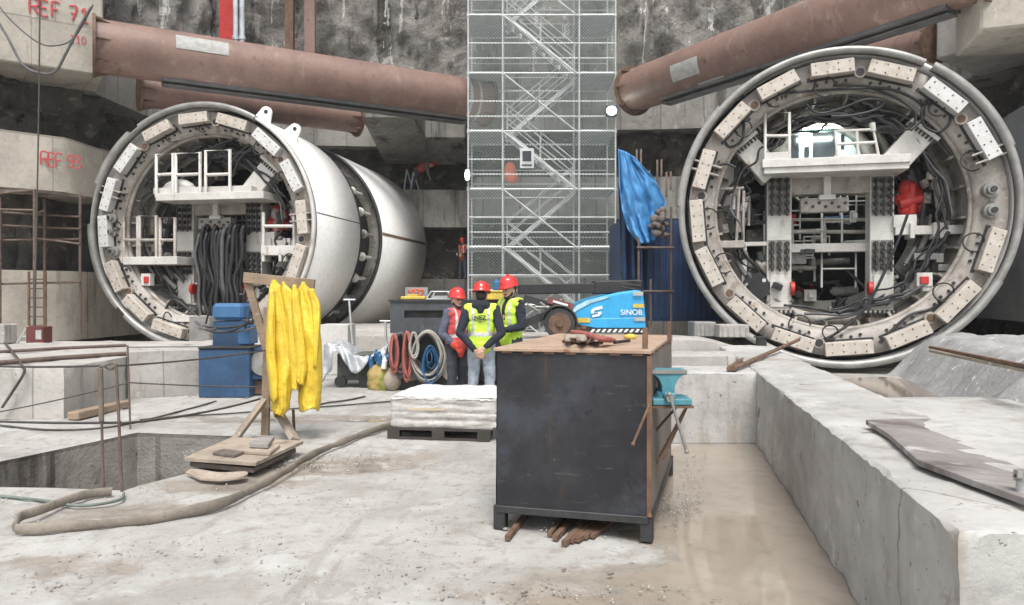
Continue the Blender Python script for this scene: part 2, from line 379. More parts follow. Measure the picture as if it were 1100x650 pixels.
nt.nodes['Background'].inputs[1].default_value = .15
sl = bpy.data.lights.new('sun', 'SUN'); sl.energy = 1.9; sl.angle = R(25); sl.color = (1, .97, .93)
so = bpy.data.objects.new('sun', sl); COL.objects.link(so)
az, el = R(SUN_AZ), R(SUN_EL)
sd = V(math.sin(az) * math.cos(el), math.cos(az) * math.cos(el), math.sin(el))
so.rotation_euler = (-sd).to_track_quat('-Z', 'Y').to_euler(); so.location = (0, 0, 30)
scene.view_settings.view_transform = 'Standard'; scene.view_settings.look = 'None'
scene.view_settings.gamma = 1; scene.view_settings.exposure = 0.72
scene.cycles.max_bounces = 6; scene.cycles.transparent_max_bounces = 12

# ------------------------------------------------------------------ ground with the open pit
pit = [G(-80, 523), G(60, 524), G(133, 526), G(200, 507), G(262, 469), G(147, 465), G(-80, 512)]
pit = [V(p.x, p.y, 0) for p in pit]
def inside(x, y, poly):
    c = False; n = len(poly)
    for i in range(n):
        a, b = poly[i], poly[i - 1]
        if (a.y > y) != (b.y > y) and x < (b.x - a.x) * (y - a.y) / (b.y - a.y) + a.x: c = not c
    return c
wet_pts = []   # (x, y, rx, ry, amount)
def wetspot(px, py, rx, ry, a): g = G(px, py); wet_pts.append((g.x, g.y, rx, ry, a))
for a in [(840, 560, .75, 2.2, 1.1), (770, 500, .9, 1.0, 1.0), (900, 640, .5, .6, 1.0), (760, 560, .5, .7, .8), (700, 620, .9, .25, .8), (860, 500, .5, 1.3, 1.0),
          (320, 500, 1.0, .45, .65), (430, 492, .5, .3, .6), (250, 520, .6, .3, .8), (150, 545, .6, .25, .8), (100, 610, .5, .18, .45),
          (380, 500, .4, .18, .9), (40, 600, .4, .2, .5), (360, 448, 1.6, .5, .65), (470, 450, .9, .3, .6), (230, 452, 1.2, .3, .4),
          (270, 590, .5, .12, .3), (560, 640, .5, .1, .35), (20, 560, .4, .25, .4), (430, 432, 1.2, .5, .45), (640, 645, .5, .12, .55)]: wetspot(*a)
def wetness(x, y):
    t = 0
    for a, b, rx, ry, am in wet_pts:
        d = ((x - a) / rx) ** 2 + ((y - b) / ry) ** 2
        if d < 6: t += am * math.exp(-d * .9)
    if y > 14: t += min((y - 14) / 3, 1)
    if x < -6 and y > 13: t = 1
    return min(t, 1.2)
pts2 = []; st = .07
def addgrid(x0, x1, y0, y1, s, skip=None):
    nx, ny = int((x1 - x0) / s), int((y1 - y0) / s)
    for j in range(ny + 1):
        for i in range(nx + 1):
            x, y = x0 + i * s, y0 + j * s
            if skip and skip(x, y): continue
            pts2.append(Vector((x + random.uniform(-.01, .01), y + random.uniform(-.01, .01))))
addgrid(-5.6, 3.2, 2.6, 9.2, st)
addgrid(-8.4, 5.2, 9.4, 15, .2)
addgrid(-60, 60, -30, 60, 3, lambda x, y: -8 < x < 5 and 2 < y < 15.5)
n0 = len(pts2)
pts2 += [Vector((p.x, p.y)) for p in pit]
ed = [(n0 + i, n0 + (i + 1) % len(pit)) for i in range(len(pit))]
vo, eo, fo, *_ = delaunay_2d_cdt(pts2, ed, [], 0, 1e-5)
me = bpy.data.meshes.new('ground')
vv = []
for p in vo:
    near = p.x > -8 and p.x < 5 and p.y < 15
    wv = wetness(p.x, p.y)
    h = fbm((p.x, p.y, 0), 1.3, 4) * .018 + fbm((p.x, p.y, 5), 7, 3) * .005 if near else 0
    h = h * (1 - .93 * min(1, max(0, (wv - .45) * 3))) - min(wv, 1) * .026
    vv.append((p.x, p.y, h - .004 if near else -.01))
ff = [tuple(f) for f in fo if not inside(sum(vo[i].x for i in f) / 3, sum(vo[i].y for i in f) / 3, pit)]
me.from_pydata(vv, [], ff); me.update()
at = me.attributes.new('wet', 'FLOAT', 'POINT')
at.data.foreach_set('value', [wetness(p.x, p.y) for p in vo])
me.polygons.foreach_set('use_smooth', [True] * len(me.polygons))
g = bpy.data.objects.new('ground', me); COL.objects.link(g); tag(g, kind='structure')
m = bpy.data.materials.new('cement_ground'); m.use_nodes = True; nt = m.node_tree; b = nt.nodes['Principled BSDF']
c = coords(nt)
n1 = nz(nt, c, .9, detail=8, rough=.62); n2 = nz(nt, c, 6, detail=8, rough=.7); n3 = nz(nt, c, 45, detail=4)
col = mixc(nt, ramp(nt, n1, .40, .66), (.39, .38, .36), (.30, .288, .265))
col = mixc(nt, math_n(nt, 'MULTIPLY', ramp(nt, n2, .50, .66), .85), col, (.28, .25, .215))
col = mixc(nt, math_n(nt, 'MULTIPLY', ramp(nt, nz(nt, c, 2.2, off=(4, 4, 0)), .55, .66), .6), col, (.45, .455, .435))
st = ramp(nt, nz(nt, c, 1.5, (2.6, .35, 1), detail=9, rough=.7, off=(2, 5, 0), dist=.4), .53, .64)
col = mixc(nt, math_n(nt, 'MULTIPLY', st, .5), col, (.24, .225, .205))
av = nt.nodes.new('ShaderNodeAttribute'); av.attribute_name = 'wet'
wsum = math_n(nt, 'ADD', av.outputs['Fac'], math_n(nt, 'MULTIPLY', math_n(nt, 'SUBTRACT', nz(nt, c, 2.3, detail=8, rough=.65), .5), 1.5))
wf = ramp(nt, wsum, .36, .60)
col = mixc(nt, math_n(nt, 'MULTIPLY', ramp(nt, nz(nt, c, 3.1, detail=10, rough=.72, off=(9, 2, 0), dist=.8), .56, .60), .5), col, (.25, .235, .21))
mud = mixc(nt, ramp(nt, n2, .4, .65), (.31, .275, .235), (.245, .22, .19))
col = mixc(nt, wf, col, mud)
col = mixc(nt, ramp(nt, nz(nt, c, 26, detail=3, rough=.5), .685, .71), col, (.14, .12, .10))
nt.links.new(col, b.inputs['Base Color'])
pw = ramp(nt, math_n(nt, 'ADD', av.outputs['Fac'], math_n(nt, 'MULTIPLY', math_n(nt, 'SUBTRACT', nz(nt, c, 1.6, detail=5), .5), .9)), .66, .78)
rr = nt.nodes.new('ShaderNodeMix'); rr.data_type = 'FLOAT'; rr.inputs[2].default_value = .85; rr.inputs[3].default_value = .42; nt.links.new(wf, rr.inputs[0])
r2 = nt.nodes.new('ShaderNodeMix'); r2.data_type = 'FLOAT'; r2.inputs[3].default_value = .07; nt.links.new(pw, r2.inputs[0]); nt.links.new(rr.outputs[0], r2.inputs[2])
nt.links.new(r2.outputs[0], b.inputs['Roughness'])
bn = nt.nodes.new('ShaderNodeBump'); bn.inputs['Distance'].default_value = .02
nt.links.new(math_n(nt, 'MULTIPLY', math_n(nt, 'SUBTRACT', 1.0, pw), .8), bn.inputs['Strength'])
nt.links.new(math_n(nt, 'ADD', n2, math_n(nt, 'MULTIPLY', n3, .35)), bn.inputs['Height']); nt.links.new(bn.outputs[0], b.inputs['Normal'])
me.materials.append(m)
wb = MB(); q = [V(-.9, 1.9, 0), V(1.6, 1.9, 0), V(2.8, 8.3, 0), V(-.9, 8.3, 0)]; wb.add([V(p.x, p.y, -.0235) for p in q], [tuple(range(len(q)))]); wo = wb.build('puddle', mudp); tag(wo, kind='structure')
# the pit: walls and wet floor
b = MB(); D = -1.0
for i in range(len(pit)):
    a, c2 = pit[i], pit[(i + 1) % len(pit)]
    n = max(2, int((c2 - a).length / .1))
    nv = 8
    def fn(u, v, a=a, c2=c2):
        p = a.lerp(c2, u); p = V(p.x, p.y, D * v - .004)
        nn = (c2 - a).normalized().cross(V(0, 0, 1))
        return p - nn * 0 + V(0, 0, 0) if v == 0 else p + nn * .02 * fbm(p, 3)
    b.grid(fn, n, nv)
tag(b.build('pit_walls', conc_d), kind='structure')
b = MB(); b.add([V(p.x, p.y, D + .35) for p in pit], [tuple(range(len(pit)))]); tag(b.build('pit_water', mudw), kind='structure')

# ------------------------------------------------------------------ shaft walls
FL = [V(-19, 15.6), V(-12.75, 20.9), V(-12.5, 25.3), V(-9.8, 30.3), V(-1.9, 31), V(-1.3, 27.6), V(4.8, 27.6), V(9.5, 27.0), V(12.9, 22.5), V(12.9, 20.3), V(11.6, 16.2), V(15, 9)]
FL = [V(p[0], p[1], 0) for p in FL]
def resample(pts, step):
    out = []
    for i in range(len(pts) - 1):
        L = (pts[i + 1] - pts[i]).length; n = max(1, round(L / step))
        out += [pts[i].lerp(pts[i + 1], k / n) for k in range(n)]
    return out + [pts[-1]]
def band(name, label, cat, pts, z0, z1, off, thick, m, step=.35, amp=.05, sc=.8, pile=0, kind=None, zs=None):
    pp = resample(pts, step); n = len(pp); nr = []
    for i in range(n):
        t = (pp[min(i + 1, n - 1)] - pp[max(i - 1, 0)]).normalized(); nr.append(V(t.y, -t.x, 0))
    nz_ = max(1, int((z1 - z0) / (zs or step)))
    def fn(u, v):
        i = min(int(round(u * (n - 1))), n - 1); z = z0 + (z1 - z0) * v
        p = pp[i] + nr[i] * off + V(0, 0, z)
        d = fbm(V(p.x, p.y, p.z * (.32 if pile > .2 else .8)), sc, 6) * amp
        if pile: d += pile * (abs(math.sin(math.pi * i * step / 1.25)) - .6)
        return p + nr[i] * d
    b = MB(); b.grid(fn, n - 1, nz_)
    if thick:
        front0 = [fn(i / (n - 1), 0) for i in range(n)]; front1 = [fn(i / (n - 1), 1) for i in range(n)]
        for fr in (front0, front1):
            vs = []
            for i in range(n): vs += [fr[i], fr[i] - nr[i] * thick]
            b.add(vs, [(2 * i, 2 * i + 2, 2 * i + 3, 2 * i + 1) for i in range(n - 1)])
        for e in (0, n - 1):
            a, c = front0[e], front1[e]; b.add([a, c, c - nr[e] * thick, a - nr[e] * thick], [(0, 1, 2, 3)])
    o = b.build(name, m, fix=True); tag(o, label, cat, kind=kind); return o
band('pile_wall', 'rough dark pile wall with white drip stains high above the machines', 'wall', FL, 9.6, 19, -.7, 0, shot, .17, .55, 1.1, pile=.40)
band('rock_wall', 'dark wet rock face between the two concrete waler beams', 'wall', FL, 5.6, 8.2, -.9, 0, rock, .17, .75, 1.0)
band('recess_wall', 'pile wall in the recess under the lower waler beam, its shade painted in', 'wall', FL, -.3, 4.8, -1.3, 0, rock, .3, .25, .6, pile=.15)  # recess shade is put into the colour with the dark rock material
band('concrete_waler', 'long pale concrete beam round the shaft just under the steel struts', 'beam', FL[1:10], 7.75, 9.9, 0, 1.4, conc_d, .4, .05)
band('concrete_waler', 'lower concrete beam across the back wall where a worker bends down', 'beam', FL[2:9], 4.45, 6.0, 0, 1.6, conc_d, .4, .07)
band('concrete_waler', 'pale concrete beam at the left marked in red with REF 93', 'beam', [V(-19, 15.2, 0), V(-12.6, 20.85, 0), V(-12.4, 23.5, 0)], 4.5, 6.02, .15, 1.5, conc_c, .4, .06)
band('low_wall', 'low concrete wall at the foot of the back wall', 'wall', FL[2:8], -.3, 2.3, .1, 1.4, conc_d, .4, .05)
band('low_wall', 'low pale concrete wall behind the rusty scaffold at the left', 'wall', [V(-19, 15.5, 0), V(-12.6, 21.1, 0), V(-12.4, 25, 0)], .35, 2.3, .2, 1.2, conc_c, .4, .04)
band('side_wall', 'blue grey concrete side wall right of the right shield', 'wall', [V(12.6, 23.5, 0), V(12.9, 20.5, 0), V(11.7, 16.4, 0), V(14.5, 11, 0)], 1.0, 6.05, .05, 1.2, conc_b, .4, .05)
b = MB(); b.bx(-.08, .08, 0, .12, 1.0, 4.4)
# left block that takes the strut (REF 71)
a0, a1 = V(-17.4, 16.6, 0), V(-11.35, 20.75, 0); dn = (a1 - a0).normalized(); nn = V(dn.y, -dn.x, 0)
b = MB(); b.hexa([a0 + V(0, 0, 7.72), a1 + V(0, 0, 7.72), a1 - nn * 2 + V(0, 0, 7.72), a0 - nn * 2 + V(0, 0, 7.72), a0 + V(0, 0, 11), a1 + V(0, 0, 11), a1 - nn * 2 + V(0, 0, 11), a0 - nn * 2 + V(0, 0, 11)])
t1 = b.build('concrete_block', conc_c, bevel=.04); tag(t1, 'cream concrete block at the upper left marked in red with REF 71', 'concrete block')
def onplane(px, py, a, n_):
    d = ray(px, py); o = V(0, 0, CAMZ); t = (a - o).dot(n_) / d.dot(n_); return o + d * t
o = strokes('REF 71', onplane(32, 13, a0 + nn * .03, nn), dn, V(0, 0, 1), .38, .026, 'painted_number', redtext, t1, .66)
o = strokes('110', onplane(75, 45, a0 + nn * .03, nn), dn, V(0, 0, 1), .2, .012, 'painted_number', redtext, t1, .7)
w93 = bpy.data.objects['concrete_waler.002']
a0b, a1b = V(-19, 15.2, 0), V(-12.6, 20.85, 0); dn2 = (a1b - a0b).normalized(); nn2 = V(dn2.y, -dn2.x, 0)
strokes('REF 93', onplane(44, 177, a0b + nn2 * .235, nn2), dn2, V(0, 0, 1), .35, .022, 'painted_number', redtext, w93, .50)
b = MB(); q0 = onplane(42, 178, a0b, nn2); q1 = onplane(93, 181, a0b, nn2)
# right blocks
b = MB(); b.hexa([V(9.72, 15.5, 7.1), V(16, 13.2, 7.1), V(17, 16, 7.1), V(10.2, 17.2, 7.1), V(9.72, 15.5, 10.8), V(16, 13.2, 10.8), V(17, 16, 10.8), V(10.2, 17.2, 10.8)])
tag(b.build('concrete_block', conc_c, bevel=.05), 'pale concrete block at the upper right corner holding the big strut', 'concrete block')
b = MB(); b.hexa([V(10.95, 19.3, 7.7), V(13.2, 15.6, 7.7), V(15, 17, 7.7), V(13, 20.8, 7.7), V(10.95, 19.3, 9.95), V(13.2, 15.6, 9.95), V(15, 17, 9.95), V(13, 20.8, 9.95)])
tag(b.build('concrete_block', conc, bevel=.05), 'board marked concrete block just above the right shield taking the thinner strut', 'concrete block')
for px, Y, wd, c_, lb in ((206 + 40, 27.7, .30, red, 'red painted steel column beside two pale pipes on the pile wall'),):
    p = P(px, 20, Y); b = MB(); b.bx(p.x - .12, p.x + .12, Y - .1, Y + .1, 9.9, 18)
    b.bx(p.x - .3, p.x + .3, Y - .12, Y - .1, 9.9, 18); tag(b.build('steel_column', c_), lb, 'column')
for k, px in enumerate((253, 260)):
    p = P(px, 20, 27.4); b = MB(); b.cyl(V(p.x, 27.4, 9.9), V(p.x, 27.4, 18), .09, n=14)
    for z in (11, 13, 15): b.cyl(V(p.x, 27.4, z), V(p.x, 27.4, z + .12), .12, n=14)
    tag(b.build('riser_pipe', mat('pipe_pale%d' % k, (.55, .58, .62), rough=.5)), ('pale vertical pipe next to the red column' if k == 0 else 'pale vertical pipe farther from the red column'), 'pipe', 'vertical pipes on the pile wall')
for px, wd, c_, lb in ((312, .16, rust, 'rusty vertical steel pile left of the white drips on the pile wall'), (334, .2, strutm, 'brown vertical steel pile on the pile wall above the left strut')):
    p = P(px, 30, 29.4); b = MB(); b.bx(p.x - wd, p.x + wd, 29.2, 29.4, 9.9, 18); b.bx(p.x - .03, p.x + .03, 29.4, 29.9, 9.9, 18); tag(b.build('steel_pile', c_), lb, 'steel pile', 'steel piles in the pile wall')

for (x0, x1, Y, z0, z1, lb) in ((388, 446, 26.5, 7.55, 9.75, 'chunky concrete corbel block where the thinner left strut ends'), (451, 500, 29.6, 7.5, 9.3, 'concrete corbel block just left of the scaffold tower under the big strut')):
    a_, c_ = P(x0, 100, Y), P(x1, 100, Y); b = MB(); b.bx(a_.x, c_.x, Y, 31.5, z0 + .35, z1); b.prism([V(a_.x + .01, Y + .01, z0 + .36), V(a_.x + .01, 31.4, z0 + .36), V(a_.x + .01, 31.4, z0 - .4)], (1, 0, 0), c_.x - a_.x - .02)
    tag(b.build('concrete_corbel', conc_d, bevel=.05), lb, 'corbel')
# ------------------------------------------------------------------ struts
def strut(label, a, b_, r, bands=(), plates=True, papers=()):
    a, b_ = Vector(a), Vector(b_); mid = a.lerp(b_, .5); t = thing('steel_strut', mid, label, 'strut', group='steel struts across the shaft')
    mb = MB(); mb.cyl(a, b_, r, n=56); mb.build('pipe', strutm, t)
    d = (b_ - a).normalized(); x, u = frame(d)
    for f in (.18, .36, .54, .72, .88):
        p = a.lerp(b_, f); m2 = MB(); m2.cyl(p - d * .02, p + d * .02, r + .012, n=56); m2.build('weld_seam', strutm, t)
    if plates:
        for p, s in ((a, 1), (b_, -1)):
            m2 = MB(); m2.cyl(p - d * .04, p + d * .04, r + .13, n=40)
            for k in range(8):
                ang = k * math.pi / 4; e = x * math.cos(ang) + u * math.sin(ang)
                m2.prism([p + e * r + d * s * .04, p + e * (r + .12) + d * s * .04, p + e * r + d * s * .4], x * -math.sin(ang) + u * math.cos(ang), .02)
            m2.build('end_plate', rust, t)
    if r > .6:
        lo1, lo2 = a.lerp(b_, .14), a.lerp(b_, .93); zz = V(0, 0, -r - .06); m2 = MB(); zz = V(0, 0, -r + .02); m2.beam(lo1 + zz, lo2 + zz, .6, .10); m2.beam(lo1 + zz + V(0, 0, -.09), lo2 + zz + V(0, 0, -.09), .05, .08); m2.beam(lo1 + zz + V(0, 0, -.13), lo2 + zz + V(0, 0, -.13), .36, .03); m2.build('underside_strip', mat('dull_grey_%d' % len(MATS), (.12, .115, .115)), t)  # thin darker strip along the underside of the thick pipes
    for f in bands:
        p = a.lerp(b_, f[0]); m2 = MB(); m2.cyl(p - d * f[1], p + d * f[1], r + .008, n=56); m2.build('paint_band', papr, t)
    for (f0, f1, ang, wdt) in papers:
        m2 = MB()
        def fn(i, j, f0=f0, f1=f1, ang=ang, wdt=wdt):
            p = a.lerp(b_, f0 + (f1 - f0) * i); q = R(ang) + (j - .5) * wdt / r
            return p + (x * math.cos(q) + u * math.sin(q)) * (r + .015)
        m2.grid(fn, 6, 6); m2.build('paper_notice', papr, t)
    return t
LA, LB = P(101, 46, 20.6), P(522, 109, 26.6); LB.z = LA.z = 8.5
strut('thick brown steel pipe strut across the upper left, nearest the REF 71 block', LA, LB, .735, bands=((.925, .05), (.955, .04)), papers=((.165, .28, 22, .45),))
RA, RB = P(681, 98, 25.1), P(1066, -42, 15.5); RA.z = RB.z = 8.5
strut('thick brown steel pipe strut above the right shield with paper notices stuck on it', RA, RB, .70, papers=((.22, .32, -15, .5), (.29, .38, -75, .4)))
for t_ in (RA,):
    m2 = MB(); m2.cyl(V(RA.x - .3, RA.y + .6, 8.5), V(RA.x, RA.y + .1, 8.5), .5, n=24)
strut('thinner brown pipe strut behind the top of the left shield', P(150, 98, 22.6), P(384, 129, 26.5), .46)
strut('thinner brown pipe strut ending at the block above the right shield', P(900, 70, 24), P(1008, 45, 19.6), .42)
# ------------------------------------------------------------------ lamps on the scaffold
def lamp(px, py, Y, w_, h_, label):
    p = P(px, py, Y); t = thing('flood_lamp', p, label, 'lamp', group='lit work lamps')
    b = MB(); b.bx(p.x - w_ - .03, p.x + w_ + .03, Y, Y + .12, p.z - h_ - .03, p.z + h_ + .03); b.build('housing', dsteel, t, bevel=.01)
    b = MB(); b.sph((p.x, Y - .01, p.z), (w_, .05, h_), 20); b.build('lens', lampm, t)
    b = MB(); b.tube([V(p.x, Y + .1, p.z), V(p.x, Y + .3, p.z + .05)], .015); b.build('bracket', galv, t)
lamp(657, 119, 24.7, .16, .14, 'bright lit work lamp on the right side of the scaffold tower')
lamp(502, 188, 24.7, .07, .17, 'narrow upright lit lamp on the left side of the scaffold tower')
# ------------------------------------------------------------------ foreground concrete
def rough_prism(name, label, cat, poly, z0, z1, m, step=.12, amp=.012, kind=None, ztop=None, rnd=.02):
    """closed block with a rough cast surface; poly ccw in plan; ztop(x,y) overrides top height"""
    poly = [V(p[0], p[1], 0) for p in poly]; zt = ztop or (lambda x, y: z1)
    pp = resample(poly + [poly[0]], step)[:-1]; n = len(pp); ctr = sum(pp, V(0, 0, 0)) / n
    nv = max(2, int((z1 - z0) / step))
    b = MB()
    def side(i, j):
        p = pp[i % n]; a, c = pp[i - 1], pp[(i + 1) % n]; t = (c - a).normalized(); nr = V(t.y, -t.x, 0)
        z = z0 + (zt(p.x, p.y) - z0) * j / nv; q = p + V(0, 0, z); e = 0
        if j == nv: e = rnd * (.5 + 1.3 * max(0, fbm(q, 3.5) - .05))
        return q + nr * (fbm(q, 2.2, 4) * amp * 1.5 - e) - V(0, 0, 0 if j < nv else abs(fbm(q, 5)) * .012)
    vs = [side(i, j) for j in range(nv) for i in range(n)]
    top = []
    for i in range(n):   # chamfered arris
        q = side(i, nv); p = pp[i]; a, c = pp[i - 1], pp[(i + 1) % n]; t = (c - a).normalized(); nr = V(t.y, -t.x, 0)
        top.append((p + nr * (fbm(p + V(0, 0, z1), 2.2) * amp) + V(0, 0, zt(p.x, p.y) - rnd * (.45 + 1.1 * max(0, fbm(p, 3.5) - .05))), q))
    vs += [a for a, _ in top] + [q for _, q in top]
    rows = nv + 2
    b.add(vs, [(j * n + i, j * n + (i + 1) % n, (j + 1) * n + (i + 1) % n, (j + 1) * n + i) for j in range(rows - 1) for i in range(n)], 0, True)
    # top surface through CDT
    base = len(vs) - n; P2 = [Vector((v.x, v.y)) for v in vs[base:]]
    xs = [v.x for v in P2]; ys = [v.y for v in P2]; poly2 = [V(v.x, v.y, 0) for v in P2]; extra = []
    s2 = step * 1.1; x = min(xs)
    while x < max(xs):
        y = min(ys)
        while y < max(ys):
            if inside(x, y, poly2): extra.append(Vector((x + random.uniform(-.3, .3) * s2, y + random.uniform(-.3, .3) * s2)))
            y += s2
        x += s2
    extra = [e for e in extra if min((e - p).length for p in P2) > s2 * .5] if len(extra) * len(P2) < 3e6 else extra
    vo, _, fo, *_ = delaunay_2d_cdt(P2 + extra, [(i, (i + 1) % n) for i in range(n)], [], 1, 1e-6)
    zz = {i: vs[base + i].z for i in range(n)}
    b.add([V(p.x, p.y, zz.get(i, zt(p.x, p.y) + fbm((p.x, p.y, 0), 2, 4) * amp)) for i, p in enumerate(vo)], [tuple(f) for f in fo], 0, True)
    o = b.build(name, m); 
    bm = bmesh.new(); bm.from_mesh(o.data); bmesh.ops.remove_doubles(bm, verts=bm.verts, dist=.0005); bm.to_mesh(o.data); bm.free()
    o.data.polygons.foreach_set('use_smooth', [True] * len(o.data.polygons))
    mo = o.modifiers.new('e', 'EDGE_SPLIT'); mo.split_angle = R(38)
    return tag(o, label, cat, kind=kind)
def wx(y): return 1.81 + (y - 3.86) * .203          # inner base line of the right wall
rough_prism('concrete_wall', 'long low concrete wall running away along the right of the puddle', 'wall',
            [(wx(2.58), 2.58), (wx(2.58) + 1.6, 2.75), (wx(5) + .8, 5), (wx(12.3) + .72, 12.3), (wx(12.3) - .1, 12.3), (wx(9), 9)], -.1, .78, conc_w, .06, .016, rnd=.026)
rough_prism('concrete_cross_wall', 'squat concrete cross wall behind the vise, joining the long right wall', 'wall',
            [(.95, 8.12), (wx(8.15) + .05, 8.15), (wx(9) + .05, 9.0), (.95, 9.0)], -.1, .76, conc_w, .1, .012)
rough_prism('concrete_step', 'second low concrete step behind the cross wall', 'concrete step', [(.9, 10.2), (3.15, 10.2), (3.2, 11.2), (.9, 11.2)], -.1, .78, conc, .14, .02)
rough_prism('concrete_step', 'farthest concrete step, under the left foot of the right shield', 'concrete step', [(1.2, 12.2), (5.0, 12.5), (5.3, 13.9), (1.2, 13.6)], -.1, .88, conc, .16, .04, ztop=lambda x, y: .88 - max(0, x - 3.2) * .22)
rough_prism('machine_plinth', 'concrete plinth under the blue boom lift', 'plinth', [(-2.2, 14), (2.6, 14.1), (2.6, 17.5), (-2.2, 17.4)], -.1, .76, conc, .3, .02)
# slab, puddle floor, bank on the right
rough_prism('side_slab', None, None, [(wx(2.3) + .5, 2.3), (7, 2.3), (5.9, 5.6), (4.6, 7.25), (3.15, 7.25)], -.1, .62, conc_w, .14, .02, kind='structure')
rough_prism('trough_floor', None, None, [(3.1, 7.2), (7.5, 7.2), (8.5, 12.2), (4.2, 12.2)], -.1, .30, conc, .25, .015, kind='structure')
b = MB(); gp = [G(895, 408, .315), G(935, 434, .315), G(1025, 437, .315), G(1052, 440, .315), G(985, 412, .315), G(948, 405, .315)]
vs = []
cen = sum(gp, V(0, 0, 0)) / 6
pp = smooth_path(gp + [gp[0]], 6)
b.add([V(p.x, p.y, .318) for p in pp[:-1]], [tuple(range(len(pp) - 1))]); tag(b.build('trough_puddle', mudw), kind='structure')
def bankz(x, y):
    # foot line from (5.9,5.2) to (6.3,13), crest further right
    foot = 4.15 + (y - 6.2) * .33 if y < 12.5 else 6.2
    cr = foot + .95; t = max(0, min(1, (x - foot) / (cr - foot))); z0 = .55 if y < 7.4 else .28
    return z0 - .06 + (1.0 - z0) * (t * t * (3 - 2 * t)) + fbm((x, y, 0), 1.3, 5) * .07 * min(1, t * 3 + .1)
b = MB()
def bf(u, v):
    y = 2.8 + v * 10.6; foot = 4.1 + (y - 6.2) * .33; x = foot - .15 + u * (4.5 + .1 * y)
    z = bankz(x, y)
    if v > .93: z = z * (1 - (v - .93) / .07) - .1
    return V(x, y, z)
b.grid(bf, 70, 90); tag(b.build('cement_bank', bankm), kind='structure')
# left platforms
rough_prism('concrete_platform', 'pale concrete platform with ochre stains left of the pit railing', 'concrete platform', [(-16, 9.65), (-5.85, 9.7), (-5.95, 11.5), (-5.95, 15.4), (-16, 15.4)], -.1, .67, conc, .18, .03,)
rough_prism('concrete_ledge', 'concrete ledge with a sloping end next to the blue pump unit', 'concrete ledge', [(-5.93, 11.45), (-4.95, 12.3), (-4.6, 12.5), (-4.5, 15.6), (-5.9, 15.6)], -.1, .72, conc, .15, .03, ztop=lambda x, y: .74 - max(0, x + 5.2) * .35)
rough_prism('shield_cradle', 'broken whitish concrete cradle under the tail of the left shield', 'cradle', [(-4.9, 16.4), (-2.0, 16.5), (-1.6, 24), (-6, 24)], -.1, .72, conc, .25, .05)
b = MB(); c0 = P(358, 385, 14.2); b.bx(c0.x - .28, c0.x + .28, 14.2, 14.9, 0, 1.05); b.bx(c0.x - .24, c0.x + .24, 14.19, 14.2, .1, .6)
tag(b.build('white_cabinet', white, bevel=.02), 'plain white steel cabinet between the raincoats and the silver tarpaulin', 'cabinet')
# ochre stain on platform: own layer
b = MB(); 
# timber sleeper
b = MB(); b.beam(G(78, 447, .06), G(134, 434, .06), .16, .1); tag(b.build('timber_sleeper', wood, bevel=.01), 'pale timber sleeper lying at the foot of the left platform', 'timber')
# bars and a thick cable on the platform
for (a, c_, r, lb) in ((G(-15, 379, .70), G(135, 371, .70), .028, 'long steel bar lying on the left platform, farther back'), (G(-15, 391, .70), G(136, 380, .70), .035, 'rusty steel bar lying near the front of the left platform')):
    b = MB(); b.tube([a, a.lerp(c_, .5) + V(0, 0, .01), c_], r, 8); tag(b.build('steel_bar', rebar_m), lb, 'steel bar')
b = MB(); b.tube(smooth_path([P(5, 368, 14.6), G(10, 374, .74), G(18, 384, .72), G(23, 392, .7), P(26, 400, 9.6), P(14, 420, 9.62), P(2, 438, 9.6)]), .018, 8); tag(b.build('thick_cable', cable), 'thick dark cable drooping over the left platform edge', 'cable')
b = MB(); p = G(44, 361, .0); p = P(44, 358, 14.8); t = thing('red_box', (p.x, 14.8, .67), 'small dark red box standing at the back of the left platform', 'box')
b.bx(p.x - .17, p.x + .17, 14.6, 14.9, .67, 1.0); b.build('body', mat('dark_red', (.13, .035, .03)), t, bevel=.01)
b = MB(); b.bx(p.x + .03, p.x + .14, 14.585, 14.6, .75, .93); b.build('paper_label', papr, t)
b = MB(); p = P(5, 362, 14.6); b.bx(p.x - .25, p.x + .12, 14.4, 14.8, .67, 1.05); tag(b.build('white_tub', conc, bevel=.02), 'pale tub at the very left edge behind the platform', 'tub')
b = MB(); p = P(30, 360, 14.7); b.tube([V(p.x - .22, 14.7, .67), V(p.x, 14.7, 1.0), V(p.x + .2, 14.7, .67)], .02); b.tube([V(p.x - .12, 14.7, .8), V(p.x + .1, 14.7, .8)], .015)
tag(b.build('trestle', galv), 'small pale trestle left of the dark red box', 'trestle')

# ------------------------------------------------------------------ left rusty scaffold and ladder
t = thing('rusty_scaffold', P(45, 352, 18.6) * 1, 'rusty tube scaffold with a plank deck in front of the left wall recess', 'scaffold')
Yb = 18.6
for px, y0, y1, Y in ((0, 212, 352, 19.2), (37, 205, 356, 18), (48, 214, 352, 19.2), (86, 208, 358, 19.4)):
    b = MB(); a, c_ = P(px, y0, Y), P(px, y1, Y); b.cyl(a, c_, .035, n=8); b.build('standard', rebar_m, t)
for (x0, y0, x1, y1, Y) in ((0, 228, 86, 233, 19.3), (0, 242, 86, 246, 19.3), (0, 258, 86, 257, 19.3), (0, 208, 38, 204, 18), (0, 225, 37, 226, 18), (38, 256, 86, 262, 18.7), (0, 305, 86, 303, 19.3), (37, 230, 48, 226, 18.4)):
    b = MB(); b.cyl(P(x0, y0, Y), P(x1, y1, Y), .028, n=8); b.build('ledger', rebar_m, t)
b = MB(); q = [P(-5, 206, 18), P(37, 206, 18), P(92, 213, 19.6), P(40, 208, 20.2)]; b.prism(q, (0, 0, 1), .05); b.build('deck', woodd, t)
t = thing('ladder', P(44, 352, 18.9), 'narrow rusty ladder standing inside the left scaffold', 'ladder')
